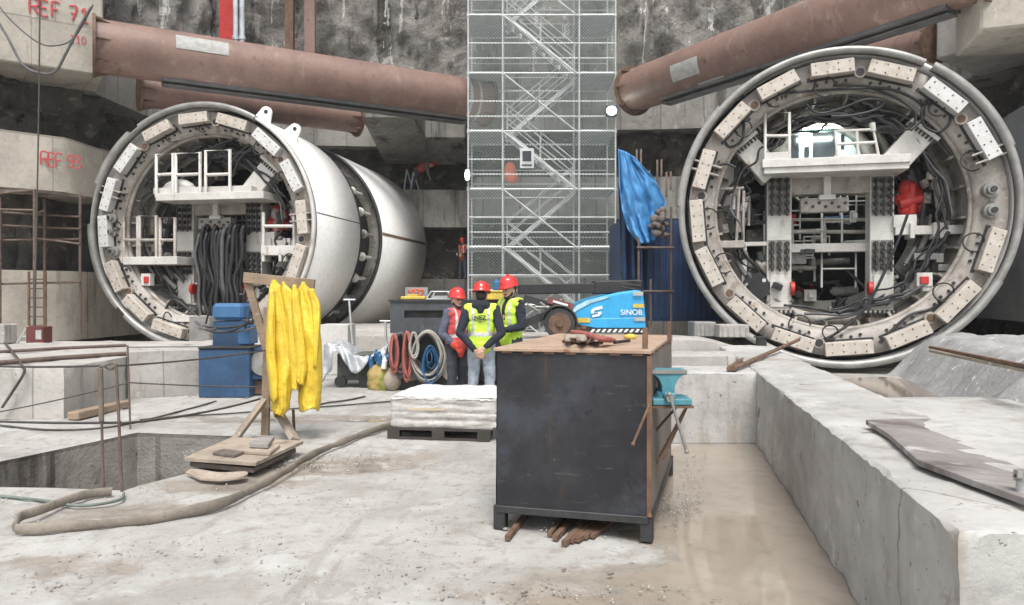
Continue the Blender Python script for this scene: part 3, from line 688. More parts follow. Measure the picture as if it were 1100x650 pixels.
for px in (31, 49):
    b = MB(); b.cyl(P(px, 292, 18.4), P(px, 354, 18.4), .03, n=8); b.build('rail', rust, t)
for k in range(6):
    b = MB(); y = 300 + k * 10; b.cyl(P(31, y, 18.4), P(49, y, 18.4), .018, n=6); b.build('rung', rust, t)
b = MB(); b.tube([P(43, -30, 15.5), P(42, 100, 15.5), P(39, 260, 15.5), P(37, 356, 15.5)], .016, 8); tag(b.build('hanging_wire', cable), 'straight dark wire hanging down in front of the left wall', 'wire')
b = MB(); b.tube(smooth_path([P(-10, 10, 17), P(8, 40, 17), P(25, 70, 17), P(45, 79, 17), P(60, 76, 17), P(72, 55, 17), P(85, 30, 17), P(98, 8, 17)]), .03, 8); tag(b.build('hanging_hose', grub), 'thick hose hanging in a deep loop over the REF 71 block', 'hose')
b = MB(); b.tube(smooth_path([P(-10, -5, 17.1), P(12, 22, 17.1), P(40, 45, 17.1), P(60, 49, 17.1), P(80, 40, 17.1), P(100, 5, 17.1)]), .018, 8); tag(b.build('hanging_hose', grub), 'thinner hose in a shallow loop over the REF 71 block', 'hose')

# ------------------------------------------------------------------ scaffold stair tower
def XS(px): return (px - CX) / F * 25
TW = [XS(503), XS(540), XS(622), XS(661)]; TY = (25.0, 27.2); Z0, FLT = .9, 1.94
tower = thing('scaffold_tower', (XS(580), 25, 0), 'tall galvanised scaffold stair tower wrapped in chain mesh in the middle', 'scaffold tower')
zb = P(580, 141, 25).z          # a known landing level
lv = [zb + k * FLT for k in range(-4, 5)]
for X in TW:
    for Y in TY:
        b = MB(); b.cyl(V(X, Y, 0), V(X, Y, 15.5), .032, n=8)
        for z in lv: b.cyl(V(X, Y, z - .06), V(X, Y, z + .06), .055, n=8)
        b.build('standard', galv, tower)
for z in lv:
    for dz, r in ((0, .034), (.5, .02), (1.0, .022)):
        for Y in TY:
            b = MB(); b.cyl(V(TW[0], Y, z + dz), V(TW[3], Y, z + dz), r, n=8); b.build('ledger', galv, tower)
    for X in TW:
        b = MB(); b.cyl(V(X, TY[0], z), V(X, TY[1], z), .024, n=6); b.build('transom', galv, tower)
    b = MB(); b.bx(TW[0], TW[1], TY[0] + .05, TY[1] - .05, z + .03, z + .07); b.bx(TW[2], TW[3], TY[0] + .05, TY[1] - .05, z + .03, z + .07); b.build('landing', galv, tower)
for k, z in enumerate(lv[:-1]):
    up = k % 2 == 1
    xa, xb = (TW[1], TW[2]) if not up else (TW[2], TW[1])
    # front brace falling to the right on every flight
    b = MB(); b.cyl(V(TW[1], TY[0] - .02, z + FLT), V(TW[2] - .1, TY[0] - .02, z), .03, n=8); b.build('brace', galv, tower)
    Ys = TY[0] + .45 if up else TY[0] + 1.35
    fl = MB()
    A_, B_ = V(xa + .1 * (1 if not up else -1), 0, z), V(xb - .1 * (1 if not up else -1), 0, z + FLT)
    for s in (-.35, .35):
        fl.beam(A_ + V(0, Ys + s, 0), B_ + V(0, Ys + s, 0), .04, .14)
    for i in range(9):
        q = A_.lerp(B_, (i + .5) / 9); fl.box(q + V(0, Ys, 0), (.22, .68, .03))
    fl.build('stair_flight', galv, tower)
    for s in (-.37, .37):
        hr = MB()
        for dz in (.5, .95): hr.cyl(A_ + V(0, Ys + s, dz), B_ + V(0, Ys + s, dz), .02, n=6)
        for f in (.02, .5, .98): q = A_.lerp(B_, f) + V(0, Ys + s, 0); hr.cyl(q, q + V(0, 0, .95), .018, n=6)
        hr.build('handrail', galv, tower)
# chain mesh: real wires would be millions of faces, so a pierced sheet
mm = bpy.data.materials.new('chain_mesh'); mm.use_nodes = True; nt = mm.node_tree; pb = nt.nodes['Principled BSDF']
pb.inputs['Base Color'].default_value = (.44, .50, .48, 1); pb.inputs['Metallic'].default_value = .2; pb.inputs['Roughness'].default_value = .5
cc = coords(nt); sx = nt.nodes.new('ShaderNodeSeparateXYZ'); nt.links.new(cc, sx.inputs[0])
h_ = math_n(nt, 'ADD', sx.outputs[0], sx.outputs[1])
def line(sgn):
    q = math_n(nt, 'MULTIPLY', math_n(nt, 'ADD', h_, math_n(nt, 'MULTIPLY', sx.outputs[2], sgn)), 9.0)
    fr = math_n(nt, 'ABSOLUTE', math_n(nt, 'SUBTRACT', math_n(nt, 'FRACT', q), .5)); return math_n(nt, 'LESS_THAN', fr, .09)
mx = math_n(nt, 'MAXIMUM', line(1.0), line(-1.0))
nt.links.new(math_n(nt, 'MULTIPLY', mx, .45), pb.inputs['Alpha'])
def sheet(x0, x1, y0, y1, z0, z1):
    b = MB(); b.add([V(x0, y0, z0), V(x1, y1, z0), V(x1, y1, z1), V(x0, y0, z1)], [(0, 1, 2, 3)]); return b.build('mesh_screen', mm, tower)
for i in range(3): sheet(TW[i] + .02, TW[i + 1] - .02, TY[0] - .05, TY[0] - .05, .8, 15.4)
sheet(TW[3] + .05, TW[3] + .05, TY[0], TY[1], .8, 15.4)
b = MB(); p = P(548, 185, 25.7); b.sph(p, (.22, .12, .36), 12); b.sph(p + V(.1, 0, -.2), (.2, .12, .2), 10); tag(b.build('orange_bag', mat('orange_bag', (.62, .13, .06))), 'orange red bag hanging inside the scaffold tower', 'bag')
b = MB(); p = P(566, 170, 24.9); t = thing('notice_board', p, 'small white framed notice on the scaffold tower above the orange bag', 'notice')
b.bx(p.x - .23, p.x + .23, 24.9, 24.93, p.z - .33, p.z + .33); b.build('board', galv, t)
b = MB(); b.bx(p.x - .15, p.x + .15, 24.88, 24.9, p.z - .1, p.z + .24); b.build('printed_panel', glassd, t)
b = MB(); b.bx(p.x - .17, p.x + .17, 24.88, 24.9, p.z - .26, p.z - .2); b.build('printed_line', grub, t)

# ------------------------------------------------------------------ blue container, tarpaulin, small frame (right of the tower)
b = MB(); t = thing('blue_container', P(700, 350, 20.5), 'dark blue container wall under the blue tarpaulin', 'container')
p0, p1 = P(664, 205, 21.5), P(790, 352, 21.5)
zt = P(700, 236, 21).z; zb_ = P(700, 345, 21).z
b.bx(p0.x, p1.x + 1.2, 21.0, 23.4, zb_, zt)
b.build('body', bluec, t)
n = 26; w0 = (p1.x + 1.2 - p0.x)
for i in range(n):
    m2 = MB(); x = p0.x + w0 * (i + .25) / n; m2.bx(x, x + w0 / n * .5, 20.95, 21.0, zb_ + .1, zt - .1); m2.build('corrugation', bluec, t)
b = MB()
tp = [[(664, 160), (672, 163), (680, 168)], [(665, 200), (681, 195), (702, 190)], [(668, 225), (688, 222), (716, 218)], [(674, 246), (692, 246), (710, 240)], [(686, 262), (697, 261), (708, 255)]]
def tf(u, v):
    i = min(int(v * 4), 3); fv = v * 4 - i; j = min(int(u * 2), 1); fu = u * 2 - j
    def q(a, c): return Vector((*tp[a][c], 0))
    p = (q(i, j).lerp(q(i, j + 1), fu)).lerp(q(i + 1, j).lerp(q(i + 1, j + 1), fu), fv)
    Y = 20.2 + .10 * math.sin(u * 21 + v * 1.2) * (.3 + v) + .16 * fbm((u * 3, v * 1.2, 0), 1.5) + .5 * v * (u - .5)
    return P(p.x, p.y, Y)
b.grid(tf, 40, 40); o = b.build('blue_tarpaulin', tarpb); sm = o.modifiers.new('s', 'SOLIDIFY'); sm.thickness = .02
tag(o, 'bright blue tarpaulin hanging twisted from the scaffold tower', 'tarpaulin')
b = MB()
def tf2(u, v):
    x = 664 + 26 * u + 4 * v; y = 195 + v * 118; return P(x, y, 20.8 + .12 * math.sin(u * 18 + 2 * v) + .1 * fbm((u * 2, v * 2, 3), 1))
b.grid(tf2, 30, 30); o = b.build('blue_tarpaulin', tarpb); sm = o.modifiers.new('s', 'SOLIDIFY'); sm.thickness = .02
o.data.materials[0] = bluec; tag(o, 'dark blue sheet hanging flat behind the bright twisted tarpaulin', 'tarpaulin')
t = thing('tube_scaffold', P(705, 360, 17), 'slender rusty pipe frame standing in front of the dark blue container', 'scaffold')
for px, y0, y1 in ((686, 255, 352), (721, 222, 360), (699, 300, 352)):
    b = MB(); b.cyl(P(px, y0, 18.5), P(px, y1, 18.5), .03, n=8); b.build('upright', rebar_m, t)
for y in (266, 313):
    b = MB(); b.cyl(P(684, y, 18.45), P(724, y, 18.45), .028, n=8); b.build('crossbar', rebar_m, t)
for px, y0, y1 in ((684, 161, 190), (706, 172, 196), (716, 185, 212), (693, 184, 200)):
    b = MB(); a = P(px, y1, 21.2); c_ = P(px, y0, 21.2); b.tube([a, c_, c_ + V(.12, 0, .02), c_ + V(.12, 0, -.5)], .03, 6); tag(b.build('rebar_hook', rebar_m), 'bent starter bar standing up behind the blue tarpaulin', 'rebar', 'starter bars behind the tarpaulin')
b = MB(); 
for i in range(16):
    p = P(random.uniform(700, 716), random.uniform(226, 256), random.uniform(19.8, 20.3)); b.sph(p, (random.uniform(.08, .2), .1, random.uniform(.06, .14)), 7)
o = b.build('rag_bundle', [woodd], None); tag(o, 'messy bundle of brown rags beside the edge of the right shield', 'bundle')
# ------------------------------------------------------------------ shields
RR, ZC = 3.3, 3.3
def shield(loc, phi, label, kind):
    t = thing('tunnel_boring_shield', loc, label, 'tunnel boring machine', rz=-phi)
    Mi = MAT_OF[t.name].inverted()
    o_ = Mi @ V(0, 0, CAMZ); R3 = Mi.to_3x3()
    def T(px, py, d):       # picture point on the local plane y = d
        r = R3 @ ray(px, py); return o_ + r * ((d - o_.y) / r.y)
    def B(): return MB()
    def put(b, name, m, par=None, bevel=0): return b.build(name, m, par or t, bevel=bevel, local=True)
    def pol(r, a, y): return V(r * math.sin(R(a)), y, ZC + r * math.cos(R(a)))
    # outer skins
    put(B().ring([(RR, .04), (RR, 3.2), (RR - .07, 3.2), (RR - .07, .04)], n=160), 'front_skin', shell)
    put(B().ring([(RR - .005, 5.0), (RR - .005, 10.1), (RR - .08, 10.1), (RR - .08, 5.0)], n=160), 'tail_skin', shell)
    put(B().ring([(RR + .008, 3.1), (RR + .012, 3.22), (RR - .09, 3.22), (RR - .09, 3.1)], n=160), 'skin_edge_band', dsteel)
    put(B().ring([(RR + .006, 4.98), (RR + .006, 5.05), (RR - .1, 5.05), (RR - .1, 4.98)], n=160), 'skin_edge_band', dsteel)
    put(B().ring([(2.75, 3.0), (2.75, 5.4), (2.6, 5.4), (2.6, 3.0)], n=96), 'articulation_drum', dsteel)
    for k in range(26):
        a = k * 360 / 26 + 5
        b = B(); b.cyl(pol(2.98, a, 3.15), pol(2.98, a, 4.3), .115, n=10); b.cyl(pol(2.98, a, 4.3), pol(2.98, a, 5.0), .06, n=8); b.sph(pol(2.98, a, 4.2), .15, 10)
        put(b, 'articulation_cylinder', white if k % 3 else steel)
    put(B().ring([(2.62, 5.3), (RR - .1, 5.3), (RR - .1, 5.4), (2.62, 5.4)], n=96), 'tail_bulkhead', drum)
    # longitudinal seam lines on the skin
    for a in ((84, 264) if kind == 'left' else (84,)):
        put(B().ring([(RR + .004, .1), (RR + .004, 3.1), (RR, 3.1), (RR, .1)], a0=a, a1=a + .5, n=360), 'skin_seam', grub)
        put(B().ring([(RR + .003, 5.1), (RR + .003, 10), (RR - .004, 10), (RR - .004, 5.1)], a0=a + 2, a1=a + 3.7, n=360), 'skin_seam', rust)
    # front rim in stepped arcs
    arcs = [(-33, 30, .03), (-68, -39, .07), (-132, -88, .05), (-172, -137, .05), (-39, -33, -.03), (-88, -68, -.03), (-137, -132, -.04)] if kind == 'left' else \
           [(-48, 28, .02), (31, 70, .05), (70, 118, .02), (118, 232, .04), (232, 272, .02), (272, 312, .05)]
    for a0, a1, e in arcs:
        put(B().ring([(RR + e - .01, -.14), (RR + e + .01, -.10), (RR + e + .01, .06), (RR - .11, .06), (RR - .11, -.08), (RR - .08, -.14)], a0=a0, a1=a1, n=160), 'rim_segment', steel if kind == 'left' else steel, bevel=0)
    if kind == 'left':
        put(B().ring([(RR + .01, -.1), (RR + .01, .06), (RR - .07, .06), (RR - .07, -.1)], a0=30, a1=190, n=160), 'rim_segment', white)
        for a in (26.5, 38):
            b = B(); d = V(math.sin(R(a)), 0, math.cos(R(a))); tt = V(d.z, 0, -d.x); c = pol(RR, a, 1.1 if a > 30 else .6)
            pts = [c - tt * .24, c + tt * .24] + [c + d * .22 + (tt * math.cos(R(q)) + d * math.sin(R(q))) * .17 for q in range(0, 181, 20)]
            b.prism(pts, (0, 1, 0), .07); lug = put(b, 'lifting_lug', shell)
            b = B(); cc = c + d * .24; b.cyl(cc + V(0, -.006, 0), cc + V(0, .076, 0), .06, n=14); put(b, 'lug_hole', black, lug)
    # flange and inner drum
    put(B().ring([(RR - .07, .5), (RR - .07, .6), (3.0, .6), (3.0, .5)], n=128), 'dark_gap_ring', dsteel)
    put(B().ring([(3.11, .10), (3.11, .30), (2.62, .42), (2.56, .42), (2.56, .34), (2.62, .28)], n=128), 'front_flange', cream)
    put(B().ring([(2.62, .40), (2.58, 1.15), (2.46, 1.2), (2.46, 2.4), (2.40, 2.5), (2.40, 3.1), (2.66, 3.1), (2.66, .4)], n=128), 'inner_drum', drum)
    put(B().ring([(2.56, .38), (2.50, .44), (2.50, .52), (2.60, .52)], n=128), 'inner_lip', cream)
    for k in range(24):
        a = k * 15 + 4; b = B(); b.prism([pol(2.60, a, .5), pol(2.42, a, .6), pol(2.36, a, 1.15), pol(2.58, a, 1.15)], (math.cos(R(a)), 0, -math.sin(R(a))), .05); put(b, 'stiffener_rib', drum)
    put(B().ring([(2.48, 1.15), (2.25, 1.2), (2.25, 1.3), (2.48, 1.32)], n=96), 'second_ring', cream if kind == 'right' else drum)
    put(B().ring([(2.44, 2.35), (1.95, 2.4), (1.95, 2.5), (2.44, 2.5)], n=96), 'third_ring', drum)
    put(B().ring([(0.01, 5.0), (2.62, 5.0), (2.62, 5.12), (0.01, 5.12)], n=64), 'rear_bulkhead', dsteel)
    # thrust pads with bolts
    rndb = random.Random(4)
    for k in range(16):
        a = -3 + k * 22.5
        if kind == 'right' and k == 4: continue
        if kind == 'left' and k in (6, 7): continue
        a += rndb.uniform(-1.6, 1.6); ln, hh = (.45 + rndb.uniform(-.03, .02), .142)
        d = V(math.sin(R(a)), 0, math.cos(R(a))); tt = V(d.z, 0, -d.x); c = pol(2.93, a, 0); rot = Matrix((tt, V(0, 1, 0), d)).transposed() @ Matrix.Rotation(R(rndb.uniform(-3, 3)), 3, 'Y')
        b = B(); b.box(c + V(0, .06, 0), (ln * 2, .26, hh * 2), rot)
        pm = padb if (kind == 'left' and k in (2, 3, 12, 13, 14)) or (kind == 'right' and k in (2, 3)) else padm
        pad = put(b, 'thrust_pad', pm, bevel=.012)
        b = B()
        for i in range(4):
            for s in (-1, 1):
                q = c + tt * (-.33 + .22 * i) + d * s * .085 * (1 if i % 2 else .8); b.cyl(q + V(0, -.078, 0), q + V(0, -.07, 0), rndb.choice([.013, .016, .016]), n=8)
        put(b, 'bolt_holes', dsteel, pad)
        # recess shade painted as a dark plate behind each pad, and fittings
        b = B(); b.box(pol(2.93, a, .24), (ln * 2 + .12, .1, hh * 2 + .08), rot); put(b, 'pad_recess_shade', dsteel)
        b = B()
        for i in range(4):
            q = pol(2.68 + .03 * (i % 2), a - 6 + 4 * i, .27); b.cyl(q + V(0, .08, 0), q - V(0, .06, 0), .032, n=8)
        put(b, 'hose_fittings', dsteel)
        if k % 2 == 0:
            q = pol(2.86, a + 11.2, .2); b = B(); b.cyl(q + V(0, .1, 0), q - V(0, .08, 0), .12, n=18); pr = put(b, 'flange_port', cream)
            b = B(); b.cyl(q - V(0, .078, 0), q - V(0, .092, 0), .08, n=16); put(b, 'port_bore', rust if k % 4 else dsteel, pr)
        if k % 3 != 1:   # small hose loop
            n = 10; rr = random.uniform(.12, .24); q = pol(2.62 + random.uniform(-.05, .1), a + random.uniform(-4, 8), .18)
            pts = [q + V(rr * 1.0 * math.cos(i / n * 5.4), -.05 - .04 * math.sin(i), rr * math.sin(i / n * 5.4)) for i in range(n + 1)]
            b = B(); b.tube(smooth_path(pts, 3), .018, 6); put(b, 'hydraulic_hose', black)
    # radial joint beams
    for a in ((-71, 70) if kind == 'right' else (-70, 86)):
        d = V(math.sin(R(a)), 0, math.cos(R(a))); tt = V(d.z, 0, -d.x); rot = Matrix((tt, V(0, 1, 0), d)).transposed()
        for s in (-.09, .09):
            b = B(); b.box(pol(2.93, a, .12) + tt * s, (.035, .35, .68), rot); put(b, 'radial_flange', cream)
    # thrust cylinders seen on the right side of the right shield / left side of the left one
    for a in ((84, 92.5) if kind == 'right' else (-92, -84, -103)):
        q = pol(2.82, a, .1); b = B(); b.cyl(q + V(-.1, 1.0, 0), q + V(0, .0, 0), .14, .15, n=20); b.cyl(q, q - V(0, .12, 0), .10, n=18); cy = put(b, 'thrust_cylinder', steel)
        b = B(); b.cyl(q - V(0, .12, 0), q - V(0, .16, 0), .06, n=14); put(b, 'cylinder_eye', dsteel, cy)
    # --- central structure, template in coordinates of the right shield
    d0 = 1.0
    def S(px, py, d=d0): # picture point of the right photo -> template coordinates
        return ST(px, py, d)
    def rect(name, x0, y0, x1, y1, d, th, m, par=None, bevel=.01):
        a, c = S(x0, y0, d), S(x1, y1, d); b = B(); b.bx(a.x, c.x, d, d + th, c.z, a.z); return put(b, name, m, par, bevel)
    def bars(name, segs, r, m, par=None, d=d0):
        b = B()
        for s in segs:
            b.tube([S(s[i], s[i + 1], s[i + 2] if False else d) for i in range(0, len(s), 2)], r, 8)
        return put(b, name, m, par)
    for x0, x1 in ((824, 850), (935, 960)):
        c = rect('main_column', x0, 184, x1, 334, d0, .5, white)
        for (y0, y1) in ((190, 231), (258, 290)):
            b = B()
            rows = 5 if y0 < 200 else 4
            for i in range(rows):
                for j in range(3):
                    q = S(x0 + 5 + 8 * j, y0 + (y1 - y0) * (i + .5) / rows, d0); b.cyl(q + V(0, .02, 0), q - V(0, .10, 0), .058, n=10); b.tube([q - V(0, .1, 0), q - V(0, .14, .03), q - V(0, .12, .12)], .022, 6)
            put(b, 'hose_couplings', dsteel, c)
            a_, c_ = S(x0 + 1, y0, d0), S(x1 - 1, y1, d0); b = B(); b.bx(a_.x, c_.x, d0 - .012, d0 - .003, c_.z, a_.z); put(b, 'coupling_plate', drum, c)
        a_, c_ = S(x0 + 3, 296, d0), S(x1 - 3, 330, d0); b = B(); b.bx(a_.x, c_.x, d0 - .05, d0 - .004, c_.z, a_.z); bx_ = put(b, 'cabinet', white, c, .008)
        xe = x1 if x0 < 900 else x0; q = S(xe + (1 if x0 < 900 else -1), 310, d0); b = B(); b.cyl(q + V(-.04, -.05, 0), q + V(.04, -.05, 0), .15, n=16); put(b, 'red_handwheel', red, bx_)
        rect('column_base', x0 - 18 if x0 < 900 else x0 - 6, 334, x1 + 5, 337, d0 - .25, .9, cream); rect('column_base', x0 - 14 if x0 < 900 else x0 - 2, 341, x1 + 2, 347, d0 - .2, .8, cream)
        rect('column_foot', x0, 337, x1, 341, d0, .5, white)
        b = B()
        for i in range(7):
            q = S(x0 - 2 + i * 5, 335.5, d0 - .27); b.cyl(q + V(0, 0, .05), q - V(0, 0, .07), .022, n=6)
        put(b, 'bolts', dsteel)
    rect('column_foot', 930, 347, 963, 372, d0, .4, white)
    rect('crossbeam', 850, 189, 935, 207, d0 + .05, .4, cream)
    rect('crossbeam_flange', 850, 186, 935, 188.5, d0, .5, white)
    cb = rect('lower_crossbeam', 850, 262, 935, 270, d0 + .4, .3, white); 
    ctr = rect('centre_bracket', 885, 183, 893, 213, d0 - .1, .15, white); rect('bracket_foot', 880, 209, 898, 214, d0 - .12, .2, white, ctr)
    vb = rect('valve_bank', 860, 213, 912, 227, d0 - .05, .25, cream)
    b = B()
    for i in range(7): q = S(866 + i * 7, 218 + (i % 2) * 4, d0 - .05); b.cyl(q, q - V(0, .03, 0), .035, n=8)
    put(b, 'valve_knobs', dsteel, vb)
    # railings behind the lower crossbeam
    for x0, x1 in ((851, 884), (886, 934)):
        bars('inner_guard', [(x0, 262, x0, 236, x1, 236, x1, 262), (x0, 249, x1, 249)], .045, cream, d=d0 + .7)
    # platform + rails
    pf = rect('upper_platform', 821, 174, 977, 181, d0 - .75, 1.1, white); rect('platform_edge', 819, 171.5, 979, 173.8, d0 - .8, 1.15, white)
    if kind == 'right':
        bars('guard_rail', [(822, 172, 822, 121, 848, 121, 848, 172), (822, 146, 848, 146)], .035, white, d=.3); rect('kick_plate', 822, 164, 848, 171, .28, .03, white)
        bars('guard_rail', [(900, 171, 897, 141, 938, 139, 944, 169), (899, 155, 941, 153), (920, 140, 922, 170)], .035, white, d=.3); rect('kick_plate', 896, 167, 944, 171, .28, .03, white)
        bars('guard_rail', [(937, 132, 938, 141)], .06, white, d=.3)
    # diagonal arms with bolted flanges
    for (ax, ay, bx_, by_, dd) in (((988, 144, 958, 177, .75), (800, 157, 830, 190, .85)) if kind == 'right' else ((992, 140, 955, 181, .75),)):
        p0, p1 = S(ax, ay, dd), S(bx_, by_, dd); dr = (p1 - p0).normalized()
        b = B(); b.beam(p0, p1, .54, .5, up=V(0, 1, 0)); arm = put(b, 'diagonal_arm', white, None, .02)
        b = B(); b.beam(p0 - dr * .09, p0, .70, .6, up=V(0, 1, 0)); put(b, 'arm_flange', white, arm, .01)
        sx_ = V(-dr.z, 0, dr.x); b = B()
        for i in range(8):
            q = p0 + sx_ * (-.30 + .086 * i) + V(0, -.27, 0); b.cyl(q - dr * .17, q + dr * .09, .024, n=6)
        put(b, 'flange_bolts', dsteel, arm)
    # side cage
    if kind == 'right':
        bars('side_cage', [(758, 262, 761, 205, 768, 200), (765, 262, 765, 215), (791, 262, 794, 202), (798, 262, 799, 205), (760, 204, 799, 202)], .035, cream, d=.7)
        b = B(); a_, c_ = S(766, 178, 1.1), S(793, 226, 1.1); b.bx(a_.x, c_.x, 1.1, 1.4, c_.z, a_.z); put(b, 'control_cabinet', white, None, .02)
        rect('side_floor', 757, 259, 800, 266, .4, .9, cream); rect('side_post', 797, 262, 802, 332, d0, .15, white); rect('side_beam', 797, 260, 824, 264, d0, .2, white)
    # right beam with brackets
    rb = rect('side_beam', 962, 243, 1040, 251, .9, .3, white)
    for x in (978, 1003, 1010, 1038): rect('beam_bracket', x, 239, x + 5, 256, .8, .5, white, rb)
    rect('beam_head', 960, 231, 985, 244, .9, .3, white, rb)
    # red pump
    b = B()
    for (x, y, r) in ((975, 202, .2), (978, 214, .26), (974, 225, .2), (984, 207, .16), (988, 222, .15), (968, 215, .15)): b.sph(S(x, y, 1.3), (r, r * .8, r), 12)
    b.cyl(S(966, 220, 1.2), S(992, 213, 1.2), .12, n=14); b.cyl(S(980, 198, 1.2), S(980, 230, 1.2), .10, n=14); put(b, 'red_pump', red)
    if kind == 'left':
        b = B(); q = S(978, 206, 1.12); b.sph(q, (.13, .1, .17), 12); b.cyl(q + V(0, -.02, -.2), q + V(.02, -.02, -.5), .05, n=10); put(b, 'pump_gauge', cream)
    vx = rect('valve_box', 985, 293, 1002, 308, .6, .2, white); rect('red_valve', 989, 297, 998, 305, .54, .06, red, vx); rect('valve_foot', 991, 308, 1004, 313, .62, .15, white, vx)
    for (x0, y0, x1, y1) in ((1003, 293, 1022, 300), (1008, 284, 1028, 291), (982, 272, 1008, 279), (1006, 272, 1014, 282)): rect('electric_motor', x0, y0, x1, y1, .9, .25, steel)
    # bottom fittings
    for (x0, y0, x1, y1) in ((880, 352, 892, 366), (893, 349, 906, 364), (866, 358, 874, 367), (853, 352, 859, 366), (908, 356, 916, 365), (852, 362, 920, 368)): rect('bottom_fitting', x0, y0, x1, y1, .55, .2, white)
    # rear: lit arch panel with doors (tail of the machine seen through)
    if kind == 'right':
        A = lambda x, y: T(x, y, 2.1)
        pts = [A(828, 176), A(925, 176), A(925, 158), A(917, 143), A(902, 133), A(885, 128.5), A(868, 128.5), A(850, 134), A(836, 143), A(829, 158)]
        b = B(); b.prism(pts, (0, 1, 0), .06); arch = put(b, 'arched_screen', lit)
        for x0, y0, x1, y1 in ((847, 146, 858, 175), (873, 143, 897, 175), (830, 147, 846, 175), (864, 158, 869, 168), (903, 145, 906, 160)):
            a, c = A(x0, y0), A(x1, y1); b = B(); b.bx(a.x, c.x, 2.06, 2.1, c.z, a.z); put(b, 'door_opening', glassd if x0 != 830 else drum, arch)
        for s in ([(836, 139), (908, 141), (908, 136)], [(850, 139), (850, 132), (862, 132), (862, 139)], [(872, 139), (872, 131)], [(884, 139), (884, 132), (897, 133)], [(915, 150), (920, 160)]):
            b = B(); b.tube([A(*q) - V(0, .08, 0) for q in s], .035, 6); put(b, 'green_pipe', mat('pipe_green', (.06, .14, .12)) if 'pipe_green' not in MATS else MATS['pipe_green'])
        ac = T(877, 160, 2.1)
        for r0, r1, y0, y1, mm_ in ((1.12, 1.20, 1.35, 2.2, cream), (1.36, 1.46, 1.2, 2.0, drum)):
            bb = B().ring([(r0, y0), (r1, y0), (r1, y1), (r0, y1)], a0=-88, a1=88, n=96, cz=ZC + .98); bb.v = [v + V(ac.x, 0, 0) for v in bb.v]; put(bb, 'arched_lining', mm_)
    if kind == 'right':
        c_ = T(878, 150, 2.1); b = B(); b.cyl(V(c_.x - .4, 1.5, ZC + 2.0), V(c_.x + .4, 1.5, ZC + 2.0), .02, n=10); put(b, 'work_lamp', lampm)
        la = bpy.data.lights.new('work_lamp_light', 'AREA'); la.energy = 16; la.size = .8; la.size_y = .1; la.shape = 'RECTANGLE'; la.color = (.88, 1, .98)
        lo_ = bpy.data.objects.new('work_lamp_light', la); COL.objects.link(lo_); lo_.parent = t; lo_.location = (c_.x, 1.55, ZC + 1.95); lo_.rotation_euler = (R(35), 0, 0)
    # clutter: motors, boxes, pipes deep inside
    rnd = random.Random(11 if kind == 'right' else 23)
    cm = [drum, dsteel, steel, black, white, dsteel, black, dsteel, grub, white]
    for i in range(150):
        a = rnd.uniform(0, 360); r = 2.38 * math.sqrt(rnd.uniform(.02, 1)); y = rnd.uniform(1.5, 3.6)
        q = V(r * math.sin(R(a)), y, ZC + r * math.cos(R(a)))
        if kind == 'right' and abs(q.x + .1) < 1.5 and q.z > ZC + .5: continue
        k = rnd.random(); m_ = rnd.choice(cm); b = B()
        if i % 19 == 3: m_ = red
        if i % 41 == 5: m_ = blue
        if k < .35:
            b.box(q, (rnd.uniform(.1, .4), rnd.uniform(.1, .4), rnd.uniform(.08, .35))); b.box(q - V(0, .2, 0), (.1, .08, .1)); nm = 'valve_block'
        elif k < .7:
            dr = rnd.choice([V(1, 0, 0), V(0, 0, 1), V(0, 1, 0), V(1, 0, .05)]).normalized(); L = rnd.uniform(.25, .9)
            b.cyl(q - dr * L / 2, q + dr * L / 2, rnd.uniform(.04, .12), n=12); b.cyl(q - dr * L / 2, q - dr * (L / 2 + .05), .07, n=8); nm = 'hydraulic_motor'
        else:
            dr = V(rnd.choice([-1, 1, 0]), 0, rnd.choice([-1, 1, .2])); b.tube([q, q + dr * .35, q + dr * .35 + V(.25, .1, -.2), q + dr * .7 + V(.3, 0, -.3)], rnd.uniform(.02, .045), 6); nm = 'hydraulic_pipe'
        put(b, nm, m_)
    for i in range(14):     # white frames deep inside
        x0 = rnd.uniform(-1.9, 1.2); z0 = ZC + rnd.uniform(-1.7, .3); w_ = rnd.uniform(.4, .9); h2 = rnd.uniform(.4, 1.0); y = rnd.uniform(1.5, 2.6); b = B()
        b.tube([V(x0, y, z0), V(x0, y, z0 + h2), V(x0 + w_, y, z0 + h2), V(x0 + w_, y, z0)], .028, 6); b.tube([V(x0, y, z0 + h2 / 2), V(x0 + w_, y, z0 + h2 / 2)], .022, 6); put(b, 'inner_frame', white if i % 3 else cream)
    # clutter between flange and structure (well lit, both sides)
    for i in range(64):
        a = rnd.choice([rnd.uniform(35, 150), rnd.uniform(200, 320)]); r = rnd.uniform(1.75, 2.38); y = rnd.uniform(.75, 1.4)
        q = V(r * math.sin(R(a)), y, ZC + r * math.cos(R(a))); m_ = rnd.choice([steel, white, drum, dsteel, cream, grub, black]); b = B()
        if rnd.random() < .5:
            s = rnd.uniform(.06, .16); b.box(q, (s * 1.6, .2, s), Matrix.Rotation(R(a + rnd.uniform(-20, 20)), 3, 'Y')); b.cyl(q - V(0, .1, 0), q - V(0, .16, 0), s * .3, n=10); nm = 'valve_block'
        else:
            dr = V(math.cos(R(a)), rnd.uniform(-.3, .3), -math.sin(R(a))) * rnd.uniform(.15, .3); b.cyl(q - dr, q + dr, rnd.uniform(.03, .07), n=10); b.cyl(q + dr, q + dr * 1.2, .03, n=8); nm = 'hydraulic_motor'
        put(b, nm, m_)
